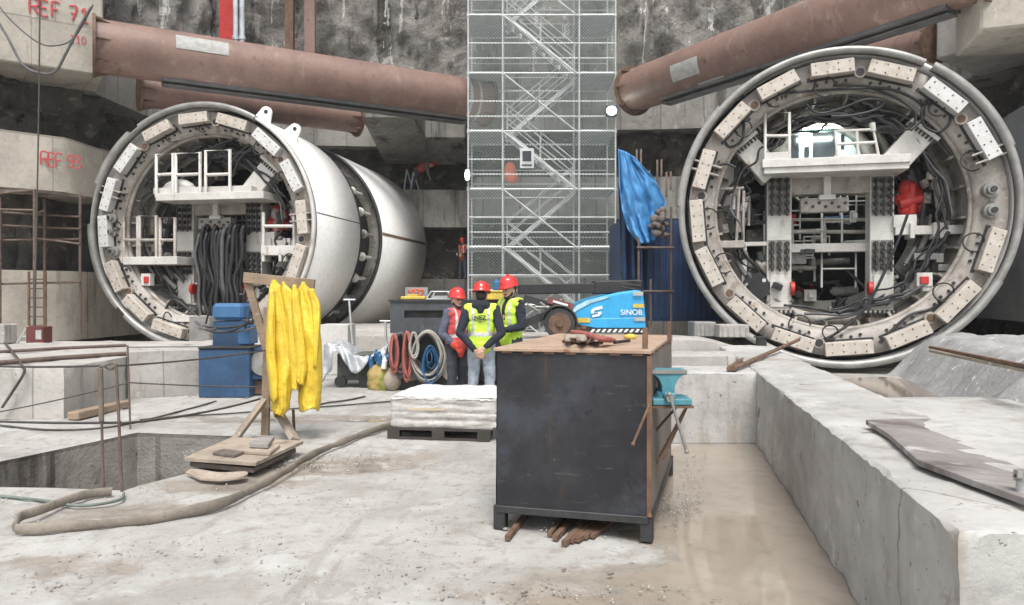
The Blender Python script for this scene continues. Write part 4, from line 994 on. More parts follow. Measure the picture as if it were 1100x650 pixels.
    # hoses following the drum and sagging across
    for i in range(44):
        a = rnd.uniform(-75, 75) if i % 3 else rnd.uniform(95, 260); span = rnd.uniform(20, 65); r = rnd.uniform(2.05, 2.5); y = rnd.uniform(.45, 1.1); n = 7
        pts = [pol(r - .22 * math.sin(math.pi * j / n) * rnd.uniform(.3, 1.2), a + span * (j / n - .5), y + rnd.uniform(-.05, .05)) for j in range(n + 1)]
        b = B(); b.tube(smooth_path(pts, 4), rnd.choice([.024, .032, .042]), 6); put(b, 'hydraulic_hose', black if i % 4 else grub)
    if kind == 'right':
        for pts in ([(792, 104), (840, 100), (900, 96), (950, 95), (985, 108), (992, 125), (978, 140)], [(895, 92), (925, 92), (960, 104), (983, 120), (980, 136), (972, 139)],
                    [(866, 112), (880, 122), (905, 116), (930, 107), (950, 109), (940, 118), (915, 124), (893, 125)], [(992, 112), (1000, 107), (1018, 118), (1020, 132), (1008, 142), (993, 135), (990, 120), (996, 110)],
                    [(775, 130), (778, 150), (785, 158), (797, 150), (799, 130), (795, 120)], [(755, 200), (758, 185), (778, 176), (790, 180)], [(740, 250), (748, 235), (752, 220)],
                    [(975, 230), (960, 270), (930, 330), (895, 360), (870, 368)], [(968, 352), (1000, 345), (1012, 335), (1008, 322)], [(945, 368), (975, 340), (1000, 332), (1020, 320)]):
            b = B(); b.tube(smooth_path([T(x, y, .16 + .03 * (i % 3)) for i, (x, y) in enumerate(pts)], 5), .030, 7); put(b, 'hydraulic_hose', black)
        for kk in range(3):
            b = B(); n = 30; pts = [T(777 + (17 - kk) * math.cos(i / n * 6.28), 325 + kk + (8 - kk) * math.sin(i / n * 6.28), .3 + .02 * kk) for i in range(n + 1)]; b.tube(pts, .02, 6); put(b, 'hose_coil', black)
        put(B().cyl(S(812, 308, .9), S(812, 308, 1.5), .3, n=24), 'dark_drum', black)
    return t, T, put, B, rect, bars

# template mapping is defined by the right shield's pose
RL, RPHI = V(904 - 550, 0, 0) / F * 15.55 + V(0, 15.55, .14), R(14)
LL, LPHI = V(216 - 550, 0, 0) / F * 20.1 + V(0, 20.1, .17), R(10)
_M = (Matrix.Translation(RL) @ Matrix.Rotation(-RPHI, 4, 'Z')).inverted()
def ST(px, py, d):
    o_ = _M @ V(0, 0, CAMZ); r = _M.to_3x3() @ ray(px, py); return o_ + r * ((d - o_.y) / r.y)
right = shield(RL, RPHI, 'round white shield facing the camera on the right, open front full of machinery', 'right')
t, T, put, B, rect, bars = shield(LL, LPHI, 'round white shield on the left with its long white skin seen from the side', 'left')
# left only: guard rails, cages, hose bundle
def lb(name, segs, r, m, d):
    b = B()
    for s in segs: b.tube([T(s[i], s[i + 1], d) for i in range(0, len(s), 2)], r, 8)
    return put(b, name, m)
def lr(name, x0, y0, x1, y1, d, th, m, par=None, bevel=.01):
    a, c = T(x0, y0, d), T(x1, y1, d); b = B(); b.bx(a.x, c.x, d, d + th, c.z, a.z); return put(b, name, m, par, bevel)
for x0, x1, yt in ((168, 186, 166), (189, 215, 165), (221, 247, 162)):
    lb('guard_rail', [(x0, 212, x0, yt, x1, yt - 1, x1, 211), (x0, 188, x1, 187)], .045, white, .1)
lr('platform_edge', 167, 208, 283, 213, .05, 1.0, white)
for x0, x1, y0 in ((133, 148, 233), (150, 168, 232), (172, 188, 234)):
    lb('guard_rail', [(x0, 283, x0, y0, x1, y0, x1, 283), (x0, 258, x1, 258)], .045, cream, .3)
lr('side_floor', 132, 276, 190, 284, .2, .9, white)
lb('guard_rail', [(283, 276, 283, 228), (283, 243, 317, 243), (316, 230, 316, 276)], .045, white, .3)
lr('side_floor', 280, 264, 318, 274, .25, .6, white)
for x in (281, 299, 304, 315): lr('beam_bracket', x, 272, x + 3, 281, .25, .4, white)
vb = lr('valve_box', 151, 294, 161, 307, .3, .2, white); lr('red_valve', 154, 297, 159, 304, .26, .04, red, vb)
rnd = random.Random(5)
for i in range(26):
    x = 212 + (i % 13) * 3.9 + rnd.uniform(-1.5, 1.5); d = .5 + (i // 13) * .25 + rnd.uniform(-.1, .1); xm = 238 + (x - 238) * rnd.uniform(.5, 1.05); xe = 236 + (x - 236) * rnd.uniform(.2, .85)
    y0 = rnd.uniform(243, 256); b = B()
    b.tube(smooth_path([T(x + rnd.uniform(2, 8), y0 + 6, d + .3), T(x + 3, y0 - 2, d + .05), T(x, y0 + 8, d), T(x + rnd.uniform(-3, 3), 275, d), T(xm, 300, d), T(xm + rnd.uniform(-6, 6), 322, d), T(xe, 350, d)], 4), rnd.choice([.045, .055, .06]), 8)
    put(b, 'hydraulic_hose', black if i % 7 else grub)
for pts in ([(238, 130), (255, 133), (270, 150), (262, 160), (245, 175)], [(225, 160), (250, 150), (280, 145), (300, 160)], [(245, 180), (262, 160), (285, 150), (296, 165)], [(250, 190), (258, 170), (275, 155)], [(240, 128), (262, 150), (290, 152)],
            [(180, 138), (205, 133), (222, 145)], [(230, 170), (250, 166), (270, 162)], [(176, 335), (186, 322), (200, 330), (212, 340)]):
    b = B(); b.tube(smooth_path([T(x, y, .35) for x, y in pts], 5), .035, 7); put(b, 'hydraulic_hose', black)
b = B(); n = 20; b.sph(T(193, 205, .5), (.5, .3, .32), 14); put(b, 'white_tank', white)
lr('floor_plate', 168, 339, 218, 346, .2, .8, white); lr('floor_plate', 163, 323, 166, 347, .3, .2, white)
lr('white_panel', 285, 318, 296, 358, .4, .3, white)
pl = lr('steel_tub', 203, 340, 225, 368, -.6, .6, steel)
# orange-ish number sprayed on the tail skin is on the truck load below; pale sticker on the skin
# ------------------------------------------------------------------ welding bench with vise
FLc, FRc, BRc, BLc = V(-.10, 5.13, 0), V(.895, 4.86, 0), V(1.43, 6.72, 0), V(.44, 6.99, 0)
bench = thing('steel_workbench', (.65, 5.9, 0), 'big dark sheet steel workbench box on short legs in the foreground', 'workbench')
def Z(v, z): return V(v.x, v.y, z)
cen = (FLc + FRc + BRc + BLc) / 4
def ins(v, k): return cen + (v - cen) * k
b = MB(); q = [ins(v, .985) for v in (FLc, FRc, BRc, BLc)]; b.hexa([Z(v, .15) for v in q] + [Z(v, 1.22) for v in q]); b.build('inner_body', benchm, bench)
ex = (FRc - FLc).normalized(); ey = (BRc - FRc).normalized(); nf = V(ex.y, -ex.x, 0)
def panel(a, c, z0, z1, nrm, name, m, warp=.006):
    b = MB(); L = (c - a).length
    def fn(u, v):
        p = a.lerp(c, u) + V(0, 0, z0 + (z1 - z0) * v); return p + nrm * (.012 + warp * fbm(p, 1.4, 2) - .003)
    b.grid(fn, 24, 24); b.add([Z(a, z0), Z(c, z0), Z(c, z1), Z(a, z1)], [(0, 1, 2, 3)]); return b.build(name, m, bench)
panel(FLc, FRc, .155, 1.215, nf, 'front_sheet', benchm)
panel(FRc, BRc, .155, 1.215, V(ey.y, -ey.x, 0), 'side_sheet', benchside)
panel(BLc, FLc, .155, 1.215, V(-ey.y, ey.x, 0), 'side_sheet', benchm)
b = MB(); q = [ins(v, 1.035) for v in (FLc, FRc, BRc, BLc)]; b.hexa([Z(v, 1.222) for v in q] + [Z(v, 1.246) for v in q]); top = b.build('top_plate', benchtop, bench, bevel=.004)
b = MB()
for a, c in ((FLc, FRc), (FRc, BRc)):
    for k in range(7): p = a.lerp(c, (k + .5) / 7); b.beam(Z(p, 1.215) - (c - a).normalized() * .035, Z(p, 1.215) + (c - a).normalized() * .035, .05, .012)
b.build('weld_beads', rust, bench)
for a, c in ((FLc, FRc), (FRc, BRc), (BRc, BLc), (BLc, FLc)):
    b = MB(); b.beam(Z(a, .135), Z(c, .135), .05, .05); b.build('bottom_rail', dsteel, bench, bevel=.004)
for v, s in ((FLc, 1), (FRc, 1), (BRc, 1), (BLc, 1)):
    w_ = ins(v, .97); b = MB(); b.beam(Z(w_, -.01), Z(w_, .16), .085, .085, up=ey); b.build('leg', dsteel, bench, bevel=.006)
b = MB(); b.beam(Z(FRc, .16) + nf * .01, Z(FRc, 1.21) + nf * .01, .03, .03); b.build('corner_angle', rust, bench)
# upright stubs at the right edge of the top
for px, y0, y1, Yz in ((693, 352, 381, 5.0), (719, 346, 371, 6.2)):
    b = MB(); a = P(px, y1, Yz); b.beam(V(a.x, Yz, 1.2), V(a.x, Yz, P(px, y0, Yz).z), .035, .035, up=ey); b.build('corner_stub', rust, bench, bevel=.003)
b = MB(); p = P(534, 400, 5.12); b.bx(p.x - .03, p.x + .0, 5.13, 5.2, .62, .68); b.build('side_hook', dsteel, bench)
# vise
vp = V(1.075, 5.12, 0); vise = thing('bench_vise', (vp.x, vp.y, .85), 'teal bench vise bolted to the right side of the dark workbench', 'vise')
def vz(py): return P(716, py, 5.12).z
def vxx(px): return P(px, 400, 5.12).x
b = MB(); pts = []
prof = [(696.5, 396.5), (735.5, 396.5), (735.5, 401), (731, 402), (726.5, 405), (724, 409), (722.5, 414), (722, 424), (709, 424), (708.5, 414), (707, 409), (704.5, 405), (700.5, 402), (696.5, 401.5)]
b.prism([V(vxx(x), 5.04, vz(y)) for x, y in prof], (0, 1, 0), .07); b.build('front_jaw', teal, vise, bevel=.006, seg=2)
b = MB(); b.prism([V(vxx(x) + .012, 5.18, vz(y) - .004) for x, y in prof], (0, 1, 0), .08); b.build('rear_jaw', teal, vise, bevel=.006, seg=2)
b = MB(); b.bx(vxx(710), vxx(722), 4.99, 5.32, vz(426), vz(420)); b.build('slide', teal, vise, bevel=.008)
b = MB(); b.bx(vxx(698), vxx(739), 5.0, 5.26, vz(433), vz(426)); b.cyl(V(vxx(712), 5.1, vz(430)), V(vxx(712), 5.1, vz(420)), .05, n=20); b.build('base', teal, vise, bevel=.008, seg=2)
b = MB(); b.bx(vxx(697), vxx(735), 5.03, 5.05, vz(400), vz(396.2)); b.build('jaw_plate', steel, vise)
b = MB(); b.cyl(V(vxx(714), 4.93, vz(424)), V(vxx(714), 5.05, vz(424)), .026, n=18); b.build('screw_head', steel, vise, bevel=.003)
b = MB(); a, c = V(vxx(713), 4.935, vz(420)), V(vxx(731), 4.935, vz(479)); b.cyl(a, c, .0105, n=10); b.sph(c, .016, 10); b.sph(a, .016, 10); b.build('handle', steel, vise)
vb_ = thing('vise_bracket', (vp.x, 5.2, .8), 'rusty angle bracket with diagonal stays carrying the teal vise', 'bracket')
b = MB(); b.bx(vxx(696), vxx(741), 5.0, 5.3, vz(436), vz(433.4)); b.build('plate', rust, vb_)
for (x0, y0, x1, y1, Ya, Yc) in ((740, 433, 712, 494, 5.1, 5.15), (739, 434, 702, 503, 5.28, 5.3), (728, 436, 704, 463, 5.2, 5.3)):
    b = MB(); b.beam(P(x0, y0, Ya), P(x1, y1, Yc), .016, .016); b.build('stay', rust, vb_)
b = MB(); a, c = P(698, 434, 4.80), P(680, 477, 4.74); b.cyl(a, c, .009, n=10); b.sph(c, .014, 10); tag(b.build('steel_rod', rust), 'short rod leaning on the front of the workbench below the vise', 'rod')
# things on the bench
def onb(px, py, dz=.0): return G(px, py, 1.248 + dz)
b = MB()
for i in range(15):
    f = i / 14; a = onb(606 + 40 * f + random.uniform(-2, 2), 367 + 2 * math.sin(i), .008 + .008 * (i % 3)); c = a + V(.06 + .02 * math.sin(i * 2.2), .20, .02)
    b.tube(smooth_path([a, a.lerp(c, .4) + V(random.uniform(-.02, .02), 0, .015), c], 3), .010, 6)
tag(b.build('steel_offcuts', rust), 'pile of rusty steel offcuts on the workbench top', 'offcuts')
b = MB()
b.grid(lambda u, v: onb(606 + 42 * u, 366 - 7 * v, .025 + .018 * math.sin(u * 17) * (1 - v) + .02 * v + .02 * math.sin(u * 3.1)), 30, 8); o = b.build('leather_apron', woodt); o.modifiers.new('s', 'SOLIDIFY').thickness = .008
tag(o, 'folded brown leather piece lying over the steel offcuts on the workbench', 'leather')
b = MB(); b.tube(smooth_path([onb(616, 357, .05), onb(622, 358, .055), onb(632, 360, .06), onb(645, 364, .06), onb(654, 365, .04), onb(660, 366, .03)], 4), [.03] * 4 + [.034] * 8 + [.03] * 6 + [.022] * 3, 10, flat=(1, .7)); o = b.build('red_glove_pair', redh)
tag(o, 'faded red welding glove lying along the back of the workbench top', 'glove')
b = MB(); b.tube(smooth_path([onb(660, 368, .02), onb(668, 367, .02), onb(676, 366, .02)], 4), .012, 8); tag(b.build('torch_handle', black), 'small black torch handle beside the red glove on the workbench', 'torch')
b = MB(); b.sph(onb(677, 362, .015), (.055, .05, .028), 14); tag(b.build('yellow_disc', yel2), 'small pale yellow sponge lying on the workbench top', 'disc')  # small yellow disc, built as a flattened ball
# steel bars under the bench
k = 0
for (x0, y0, x1, y1, r) in ((545, 578, 562, 556, .016), (590, 574, 604, 558, .014), (596, 578, 613, 560, .016), (606, 584, 628, 562, .017), (613, 581, 640, 560, .015), (620, 580, 646, 562, .015), (628, 577, 652, 561, .014), (636, 576, 658, 560, .013), (601, 574, 616, 558, .013)):
    a, c = G(x0, y0, r), G(x1, y1, r); c = a + (c - a) * 2.2; b = MB(); b.beam(a, c, r * 2.2, r * 2)
    tag(b.build('steel_flat_bar', rust), 'lone rusty steel bar sticking out under the left end of the workbench' if k == 0 else 'rusty steel bar in the bunch pushed under the workbench', 'steel bar', None if k == 0 else 'steel bars bunched under the workbench'); k += 1

# ------------------------------------------------------------------ pallet with wrapped sacks
pt = thing('wooden_pallet', (-.8, 9.0, 0), 'dark low pallet carrying the white wrapped sacks', 'pallet')
A_ = G(416, 471); B__ = G(526, 474.5); px_ = (B__ - A_).normalized(); py_ = V(-px_.y, px_.x, 0); O = A_; Lp, Dp = (B__ - A_).length, .95
def pq(u, v, z): return O + px_ * u + py_ * v + V(0, 0, z)
for v in (0, Dp / 2 - .05, Dp - .1):
    for u in (0, Lp / 2 - .07, Lp - .14): b = MB(); b.hexa([pq(u, v, .02), pq(u + .14, v, .02), pq(u + .14, v + .1, .02), pq(u, v + .1, .02), pq(u, v, .10), pq(u + .14, v, .10), pq(u + .14, v + .1, .10), pq(u, v + .1, .10)]); b.build('block', pal, pt)
for v in (-.002, Dp / 2 - .05, Dp - .098): b = MB(); b.hexa([pq(0, v, 0), pq(Lp, v, 0), pq(Lp, v + .1, 0), pq(0, v + .1, 0), pq(0, v, .02), pq(Lp, v, .02), pq(Lp, v + .1, .02), pq(0, v + .1, .02)]); b.build('bottom_board', pal, pt)
for i in range(7):
    v = i * (Dp - .1) / 6; b = MB(); b.hexa([pq(-.01, v, .101), pq(Lp + .01, v, .101), pq(Lp + .01, v + .1, .101), pq(-.01, v + .1, .101), pq(-.01, v, .125), pq(Lp + .01, v, .125), pq(Lp + .01, v + .1, .125), pq(-.01, v + .1, .125)]); b.build('deck_board', pal, pt)
st_ = thing('wrapped_sacks', pq(Lp / 2, Dp / 2, .13), 'low white block of cement sacks in stretch wrap on the dark pallet', 'sacks')
b = MB(); o_ = [(.04, .03), (Lp + .06, .03), (Lp + .06, Dp), (.04, Dp)]; z0, z1 = .127, .475
loop = resample([Vector((*p, 0)) for p in o_] + [Vector((*o_[0], 0))], .03)[:-1]; n = len(loop); rows = 26
ctr = V(Lp / 2 + .05, Dp / 2, 0); vs = []
for j in range(rows + 1):
    z = z0 + (z1 - z0) * j / rows
    for i, p in enumerate(loop):
        lay = abs(math.sin(math.pi * 4 * j / rows)) ** .5 * .014; q = p + (p - ctr).normalized() * (lay + .012 * fbm((p.x * 2, p.y * 2, z * 8), 2) - (.03 if j == rows else 0)); vs.append(pq(q.x, q.y, z))
b.add(vs, [(j * n + i, j * n + (i + 1) % n, (j + 1) * n + (i + 1) % n, (j + 1) * n + i) for j in range(rows) for i in range(n)], 0, True); b.build('wrapped_side', wrap, st_)
b = MB()
b.grid(lambda u, v: pq(.035 + u * (Lp + .03), .02 + v * (Dp - .02), .468 + .05 * (min(1, 8 * u) * min(1, 8 * (1 - u)) * min(1, 6 * v) * min(1, 6 * (1 - v))) + .016 * fbm((u * 3, v * 3, 0), 1.3) + .006 * abs(fbm((u * 7, v * 7, 3), 1.5))), 70, 60); b.build('top_cover', wrapt, st_)
b = MB()
b.grid(lambda u, v: pq(.035 + u * (Lp + .03), .02 - .008 - .006 * fbm((u * 12, v, 1), 1) , .472 - v * (.022 + .02 * fbm((u * 9, 0, 0), 1))), 60, 5); b.build('cover_edge', wrapt, st_)
b = MB(); 
def qq(u, v): return pq(.25 + .42 * u, .002 - .012, .33 + .02 * v)
b.grid(qq, 10, 2); b.build('faded_print', mat('faded_print', (.52, .42, .25), (.6, .55, .48)), st_)

# ------------------------------------------------------------------ raincoats on a timber stand
st2 = thing('timber_stand', G(290, 470), 'rickety timber stand with the two yellow raincoats hung on it', 'stand')
b = MB(); b.beam(P(262, 298, 8.55), P(338, 306, 8.45), .045, .12); b.build('top_rail', wood, st2, bevel=.004)
b = MB(); b.beam(P(266, 302, 8.6), P(290, 388, 8.6), .05, .085, up=V(1, 0, 0)); b.build('leaning_post', wood, st2, bevel=.004)
b = MB(); b.beam(P(288, 330, 8.62), P(285, 468, 8.55), .06, .085, up=V(1, 0, 0)); b.build('post', wood, st2, bevel=.004)
b = MB(); b.beam(G(251, 474, .02), P(284, 430, 8.45), .06, .13, up=V(0, 1, 0)); b.build('brace', woodt, st2, bevel=.004)
b = MB(); b.beam(G(317, 473, .02), P(295, 436, 8.6), .06, .12, up=V(0, 1, 0)); b.build('brace', woodt, st2, bevel=.004)
b = MB(); b.cyl(G(316, 464, 0), P(315, 440, 8.8), .018, n=8); b.build('steel_pin', rust, st2)
def loft(rows, Y, folds, seed, dep=.13, n=64, sub=8):
    """rows: (py, x0, x1) outline in the picture; returns hanging cloth with deep folds"""
    R_ = []
    for i in range(len(rows) - 1):
        for j in range(sub): t = j / sub; t2 = t * t * (3 - 2 * t); R_.append([rows[i][k] * (1 - (t if k == 0 else t2)) + rows[i + 1][k] * (t if k == 0 else t2) for k in range(3)])
    R_.append(list(rows[-1])); m_ = len(R_); rnd = random.Random(seed); ph = [rnd.uniform(0, 6.28) for _ in range(8)]; b = MB(); vs = []
    for j, (py, x0, x1) in enumerate(R_):
        v = j / (m_ - 1)
        for i in range(n):
            th = 2 * math.pi * i / n; amp = .13 * min(1, .35 + v)
            fo = 1 + amp * math.sin(folds * th + ph[0] + 1.6 * v) + .045 * math.sin((folds * 2 + 1) * th + ph[1] - 2 * v) + .22 * fbm((math.cos(th) * 1.5, math.sin(th) * 1.5, v * 3 + seed), 1.0)
            hx = (x1 - x0) / 2; cx_ = (x0 + x1) / 2 + 1.2 * math.sin(v * 5 + ph[2])
            X = math.cos(th); X = math.copysign(abs(X) ** .85, X)
            px = cx_ + hx * X * (.93 + .07 * fo); yy = Y - dep * (.5 + .7 * min(1, v * 2.2)) * math.sin(th) * fo * -1
            py2 = py + (3.5 * fbm((math.cos(th), math.sin(th), seed), 1.5) * v * v if j > m_ - 3 else 0)
            vs.append(P(px, py2, yy))
    b.add(vs, [(j * n + i, j * n + (i + 1) % n, (j + 1) * n + (i + 1) % n, (j + 1) * n + i) for j in range(m_ - 1) for i in range(n)], 0, True)
    b.add(vs[:n], [tuple(range(n))]); return b
c1 = thing('yellow_raincoat', P(305, 300, 8.3), 'long yellow raincoat hanging on the left of the timber stand, one sleeve dangling', 'raincoat', group='yellow raincoats on the stand')
def shell_(o, th=.006): o.modifiers.new('s', 'SOLIDIFY').thickness = th; return o
shell_(loft([(301, 291, 296), (309, 289, 303), (330, 288, 310), (360, 287, 314), (390, 287, 318), (415, 289, 314), (438, 291, 311), (447, 293, 304)], 8.25, 2, 3).build('coat_body', yellow, c1))
shell_(loft([(303, 302, 305), (314, 301, 313), (345, 306, 322), (380, 308, 325), (400, 312, 324), (418, 313, 321)], 8.17, 2, 8, .07).build('sleeve', yellow, c1))
shell_(loft([(310, 288, 294), (340, 287, 296), (375, 286.5, 297), (405, 289, 299), (430, 290, 298)], 8.12, 3, 18, .06).build('sleeve', yellow, c1))
c2 = thing('yellow_raincoat', P(330, 300, 8.3), 'bulkier yellow raincoat hanging at the right end of the timber stand', 'raincoat', group='yellow raincoats on the stand')
shell_(loft([(303, 325, 329), (313, 320, 335), (328, 317, 342), (350, 318, 343), (375, 320, 345), (405, 320, 345.5), (430, 320, 345), (441, 322, 344)], 8.28, 3, 5).build('coat_body', yellow, c2))
shell_(loft([(306, 316, 319), (318, 314, 322), (345, 314, 325), (375, 316, 327), (398, 317, 328), (412, 318, 326)], 8.14, 3, 13, .07).build('sleeve', yellow, c2))
shell_(loft([(310, 332, 339), (330, 334, 344), (360, 333, 343), (395, 336, 342)], 8.16, 3, 33, .06).build('sleeve', yellow, c2))

# ------------------------------------------------------------------ blue pump unit
bu = thing('blue_pump_unit', G(240, 427), 'blue hydraulic power unit with a lighter blue lid in front of the left shield', 'power unit')
def bxp(name, x0, y0, x1, y1, Y, dep, m, par, bevel=.012):
    a, c = P(x0, y0, Y), P(x1, y1, Y); b = MB(); b.bx(a.x, c.x, Y, Y + dep, c.z, a.z); return b.build(name, m, par, bevel=bevel)
bxp('tank', 213, 375, 268, 427, 11.75, .6, blue, bu); bxp('motor_housing', 228, 345, 262, 374.5, 11.9, .5, blue, bu)
bxp('lid', 227, 326, 261, 344, 11.85, .55, blue2, bu, .05)
bxp('side_box', 255, 350, 268, 370, 11.8, .4, blue2, bu); bxp('rear_tank', 268.5, 374, 286, 408, 11.9, .5, blue, bu); bxp('skid', 268.5, 409, 290, 424, 12.0, .4, rust, bu)
b = MB(); p = P(282, 390, 11.85); b.cyl(p, p + V(0, .3, 0), .2, n=24); b.build('hose_reel', steel, bu)
bxp('top_plate', 212, 373, 269, 375, 11.72, .66, dsteel, bu)
for k, (a, c, d) in enumerate(((P(216, 350, 11.7), P(270, 347, 11.7), .05), (P(214, 352, 11.65), P(274, 352, 11.65), .07), (P(222, 354, 11.6), P(268, 345, 11.6), .1), (P(210, 345, 11.7), P(232, 353, 11.6), .06), (P(262, 348, 11.7), P(278, 338, 11.9), .05))):
    b = MB(); b.tube(sag(a, c, d, 10), .02, 6); b.build('hose', grub if k % 2 else black, bu)
b = MB(); b.tube([P(221, 348, 11.7), P(226, 328, 11.7)], .015); b.tube([P(262, 356, 11.7), P(270, 332, 11.8), P(272, 348, 11.8)], .018); b.build('hose', black, bu)

# ------------------------------------------------------------------ boards across the pit corner, bricks
bp = [G(198, 495.5, .1), G(275, 501, .1), G(326, 477, .1), G(249, 473, .1)]
b = MB(); b.prism(bp, (0, 0, 1), .035); tag(b.build('plywood_sheet', woodt, bevel=.003), 'large muddy plywood sheet lying over the corner of the pit', 'plywood sheet')
b = MB(); q = [G(204, 501, .03), G(272, 508, .03), G(318, 486, .03), G(262, 478, .03)]; b.prism(q, (0, 0, 1), .04); tag(b.build('plywood_sheet', woodd), 'darker board right beneath the large muddy plywood sheet', 'plywood sheet')
b = MB(); q = smooth_path([G(199, 509, .02), G(208, 505, .06), G(235, 509, .05), G(264, 508, .04), G(262, 513, .03), G(240, 517, .015), G(215, 516, .01)], 4); b.prism(q, (0, 0, 1), .014); tag(b.build('curled_offcut', woodt), 'curled offcut of board on the ground in front of the plywood sheets', 'offcut')
def slab_(q, z, h, m, lb, nm='plank_piece'):
    b = MB(); b.prism([G(x, y, z) for x, y in q], (0, 0, 1), h); tag(b.build(nm, m, bevel=.006), lb, 'plank piece')
slab_([(252, 487), (290, 490), (301, 481), (270, 478)], .137, .035, woodt, 'short light plank lying on the large plywood sheet')
slab_([(268, 481), (288, 482), (295, 473), (276, 472)], .178, .045, woodg, 'thick grey brick shaped block on top of the short plank')
slab_([(228, 489), (252, 492), (262, 488), (240, 485)], .137, .03, woodd, 'dark scrap of plank at the left on the plywood sheet')
# ------------------------------------------------------------------ flat fire hose
hp = smooth_path([G(430, 455, .05), G(414, 458, .05), G(390, 466, .05), G(367, 475, .05), G(347, 483, .05), G(327, 493, .06), G(305, 507, .06), G(276, 523, .05), G(240, 540, .045), G(200, 550, .045), G(160, 557, .045), G(119, 562, .045), G(80, 565, .045), G(40, 568, .045), G(17, 568, .045)], 6)
b = MB(); b.tube(hp, [.038 + .012 * fbm(p, 3) for p in hp], 12, flat=(.5, 1)); b2 = smooth_path([G(16, 566, .045), G(22, 555, .045), G(40, 549, .045), G(62, 541, .04), G(82, 534, .04), G(100, 530, .035), G(120, 528, .03)], 6)
b.tube(b2, .036, 12, flat=(.5, 1)); tag(b.build('canvas_fire_hose', hosec), 'flat dirty canvas hose curving across the ground from the pallet to the pit', 'hose')
for k, (pts, r, lb) in enumerate((
    ([(0, 533), (40, 537), (80, 543), (110, 541), (130, 536), (133, 530)], .012, 'thin green grey hose on the ground at the left edge of the pit'),
    ([(150, 451), (200, 447), (250, 444), (300, 440), (360, 436), (421, 431)], .012, 'thin dark cable on the ground running behind the raincoats'),
    ([(335, 437), (350, 433), (372, 430), (392, 426)], .014, 'short dark cable in front of the generator'),
    ([(0, 457), (60, 462), (130, 457), (200, 440), (232, 431)], .013, 'dark cable along the ground behind the pit'))):
    b = MB(); b.tube(smooth_path([G(x, y, r) for x, y in pts], 6), r, 6); tag(b.build('ground_cable', cable if k else mat('green_hose', (.16, .20, .17))), lb, 'cable')
# ------------------------------------------------------------------ railing of bars and ropes round the pit
def post(pts, label, r=.014, wrap_=False):
    t = thing('railing_post', pts[0], label, 'post', group='rusty posts round the pit'); b = MB(); b.tube(pts, r, 8); b.build('bar', rebar_m, t)
    if wrap_:
        a, c = pts[0], pts[-1]; n = 260; x = V(1, 0, 0)
        hp_ = [a.lerp(c, .66 + .34 * i / n) + V(.014 * math.cos(i * .8), .014 * math.sin(i * .8), 0) for i in range(n + 1)]
        b = MB(); b.tube(hp_, .009, 5); b.build('rope_wrap', mat('rope_brown', (.20, .165, .13)) if 'rope_brown' not in MATS else MATS['rope_brown'], t)
g1, g2, g3 = G(111, 524), G(131, 527), G(140, 461)
post([V(g1.x, g1.y, -.3), V(g1.x, g1.y, 0), P(108, 396, g1.y)], 'rope wrapped rusty post at the near edge of the pit', .011, True)
post([V(g2.x, g2.y, -.3), V(g2.x, g2.y, 0), P(125, 391, g2.y)], 'bare rusty post just right of the rope wrapped one at the pit edge', .012)
post([V(g3.x, g3.y, 0), P(137, 371, g3.y)], 'thin rusty post at the far corner of the pit', .012)
b = MB(); tp_ = P(108, 397, g1.y); b.tube(smooth_path([tp_ + V(-.03, 0, 0), tp_ + V(.02, 0, .03), P(118, 397, g1.y), P(125, 393, g2.y), P(122, 390, g2.y), P(112, 393, g1.y), tp_ + V(-.03, 0, 0)], 5), .009, 6); tag(b.build('rope_knot', MATS['rope_brown']), 'knotted rope loop joining the two near posts', 'rope')
Yn = g2.y; Yf = g3.y
for k, (x0, y0, Y0, x1, y1, Y1, sg, r, lb) in enumerate((
    (-20, 393, 7.5, 108, 393, g1.y, .01, .011, 'upper rope running left from the rope wrapped post'),
    (125, 393, Yn, 288, 376, 8.62, .02, .009, 'upper rope running right from the near posts to the raincoats'),
    (-20, 452, 7.5, 130, 454, Yn, .01, .012, 'lower rope running left from the near posts'),
    (130, 455, Yn, 287, 426, 8.62, .04, .012, 'lower rope running right from the near posts'),
    (-20, 446, 9.6, 139, 411, Yf, .02, .009, 'thin rope rising from the left to the far post'),
    (139, 411, Yf, 286, 416, 8.62, .01, .009, 'middle rope running right from the far post'),
    (137, 373, Yf, 287, 372, 8.62, .0, .006, 'thin top wire running right from the far post'))):
    b = MB(); b.tube(sag(P(x0, y0, Y0), P(x1, y1, Y1), sg), r, 6); tag(b.build('barrier_rope', cable), lb, 'rope')

# ------------------------------------------------------------------ board on the right wall, pipe stub, rebars
ql = [G(930, 456, .80), G(955, 472, .80), G(985, 500, .80), G(1040, 521, .80), G(1108, 546, .80), G(1112, 505, .72), G(1048, 475, .70), G(1016, 458, .72), G(996, 454, .75)]
b = MB(); b.prism(ql, (0, 0, 1), .03); tag(b.build('plywood_sheet', woodg, bevel=.003), 'warped grey plywood sheet lying on the right wall and slab', 'plywood sheet')
b = MB(); b.prism([G(1030, 466, .655), G(1120, 505, .655), G(1120, 486, .655), G(1050, 484 - 18, .655)], (0, 0, 1), .02); 
tag(b.build('brown_board', mat('brown_board', (.34, .29, .26), (.27, .23, .2), layers=[((.2, .16, .14), 3, .55, .7, U)])), 'thin brown board partly under the warped grey sheet', 'board')
b = MB(); b.tube([G(1064, 487, .69), G(1088, 490, .70), G(1108, 502, .70)], .007, 6); tag(b.build('red_wire', redh), 'thin red wire lying on the brown board at the right edge', 'wire')
t = thing('pipe_prop', P(1099, 545, 2.9), 'upright grey pipe end with a clamp at the right edge of the picture', 'pipe')
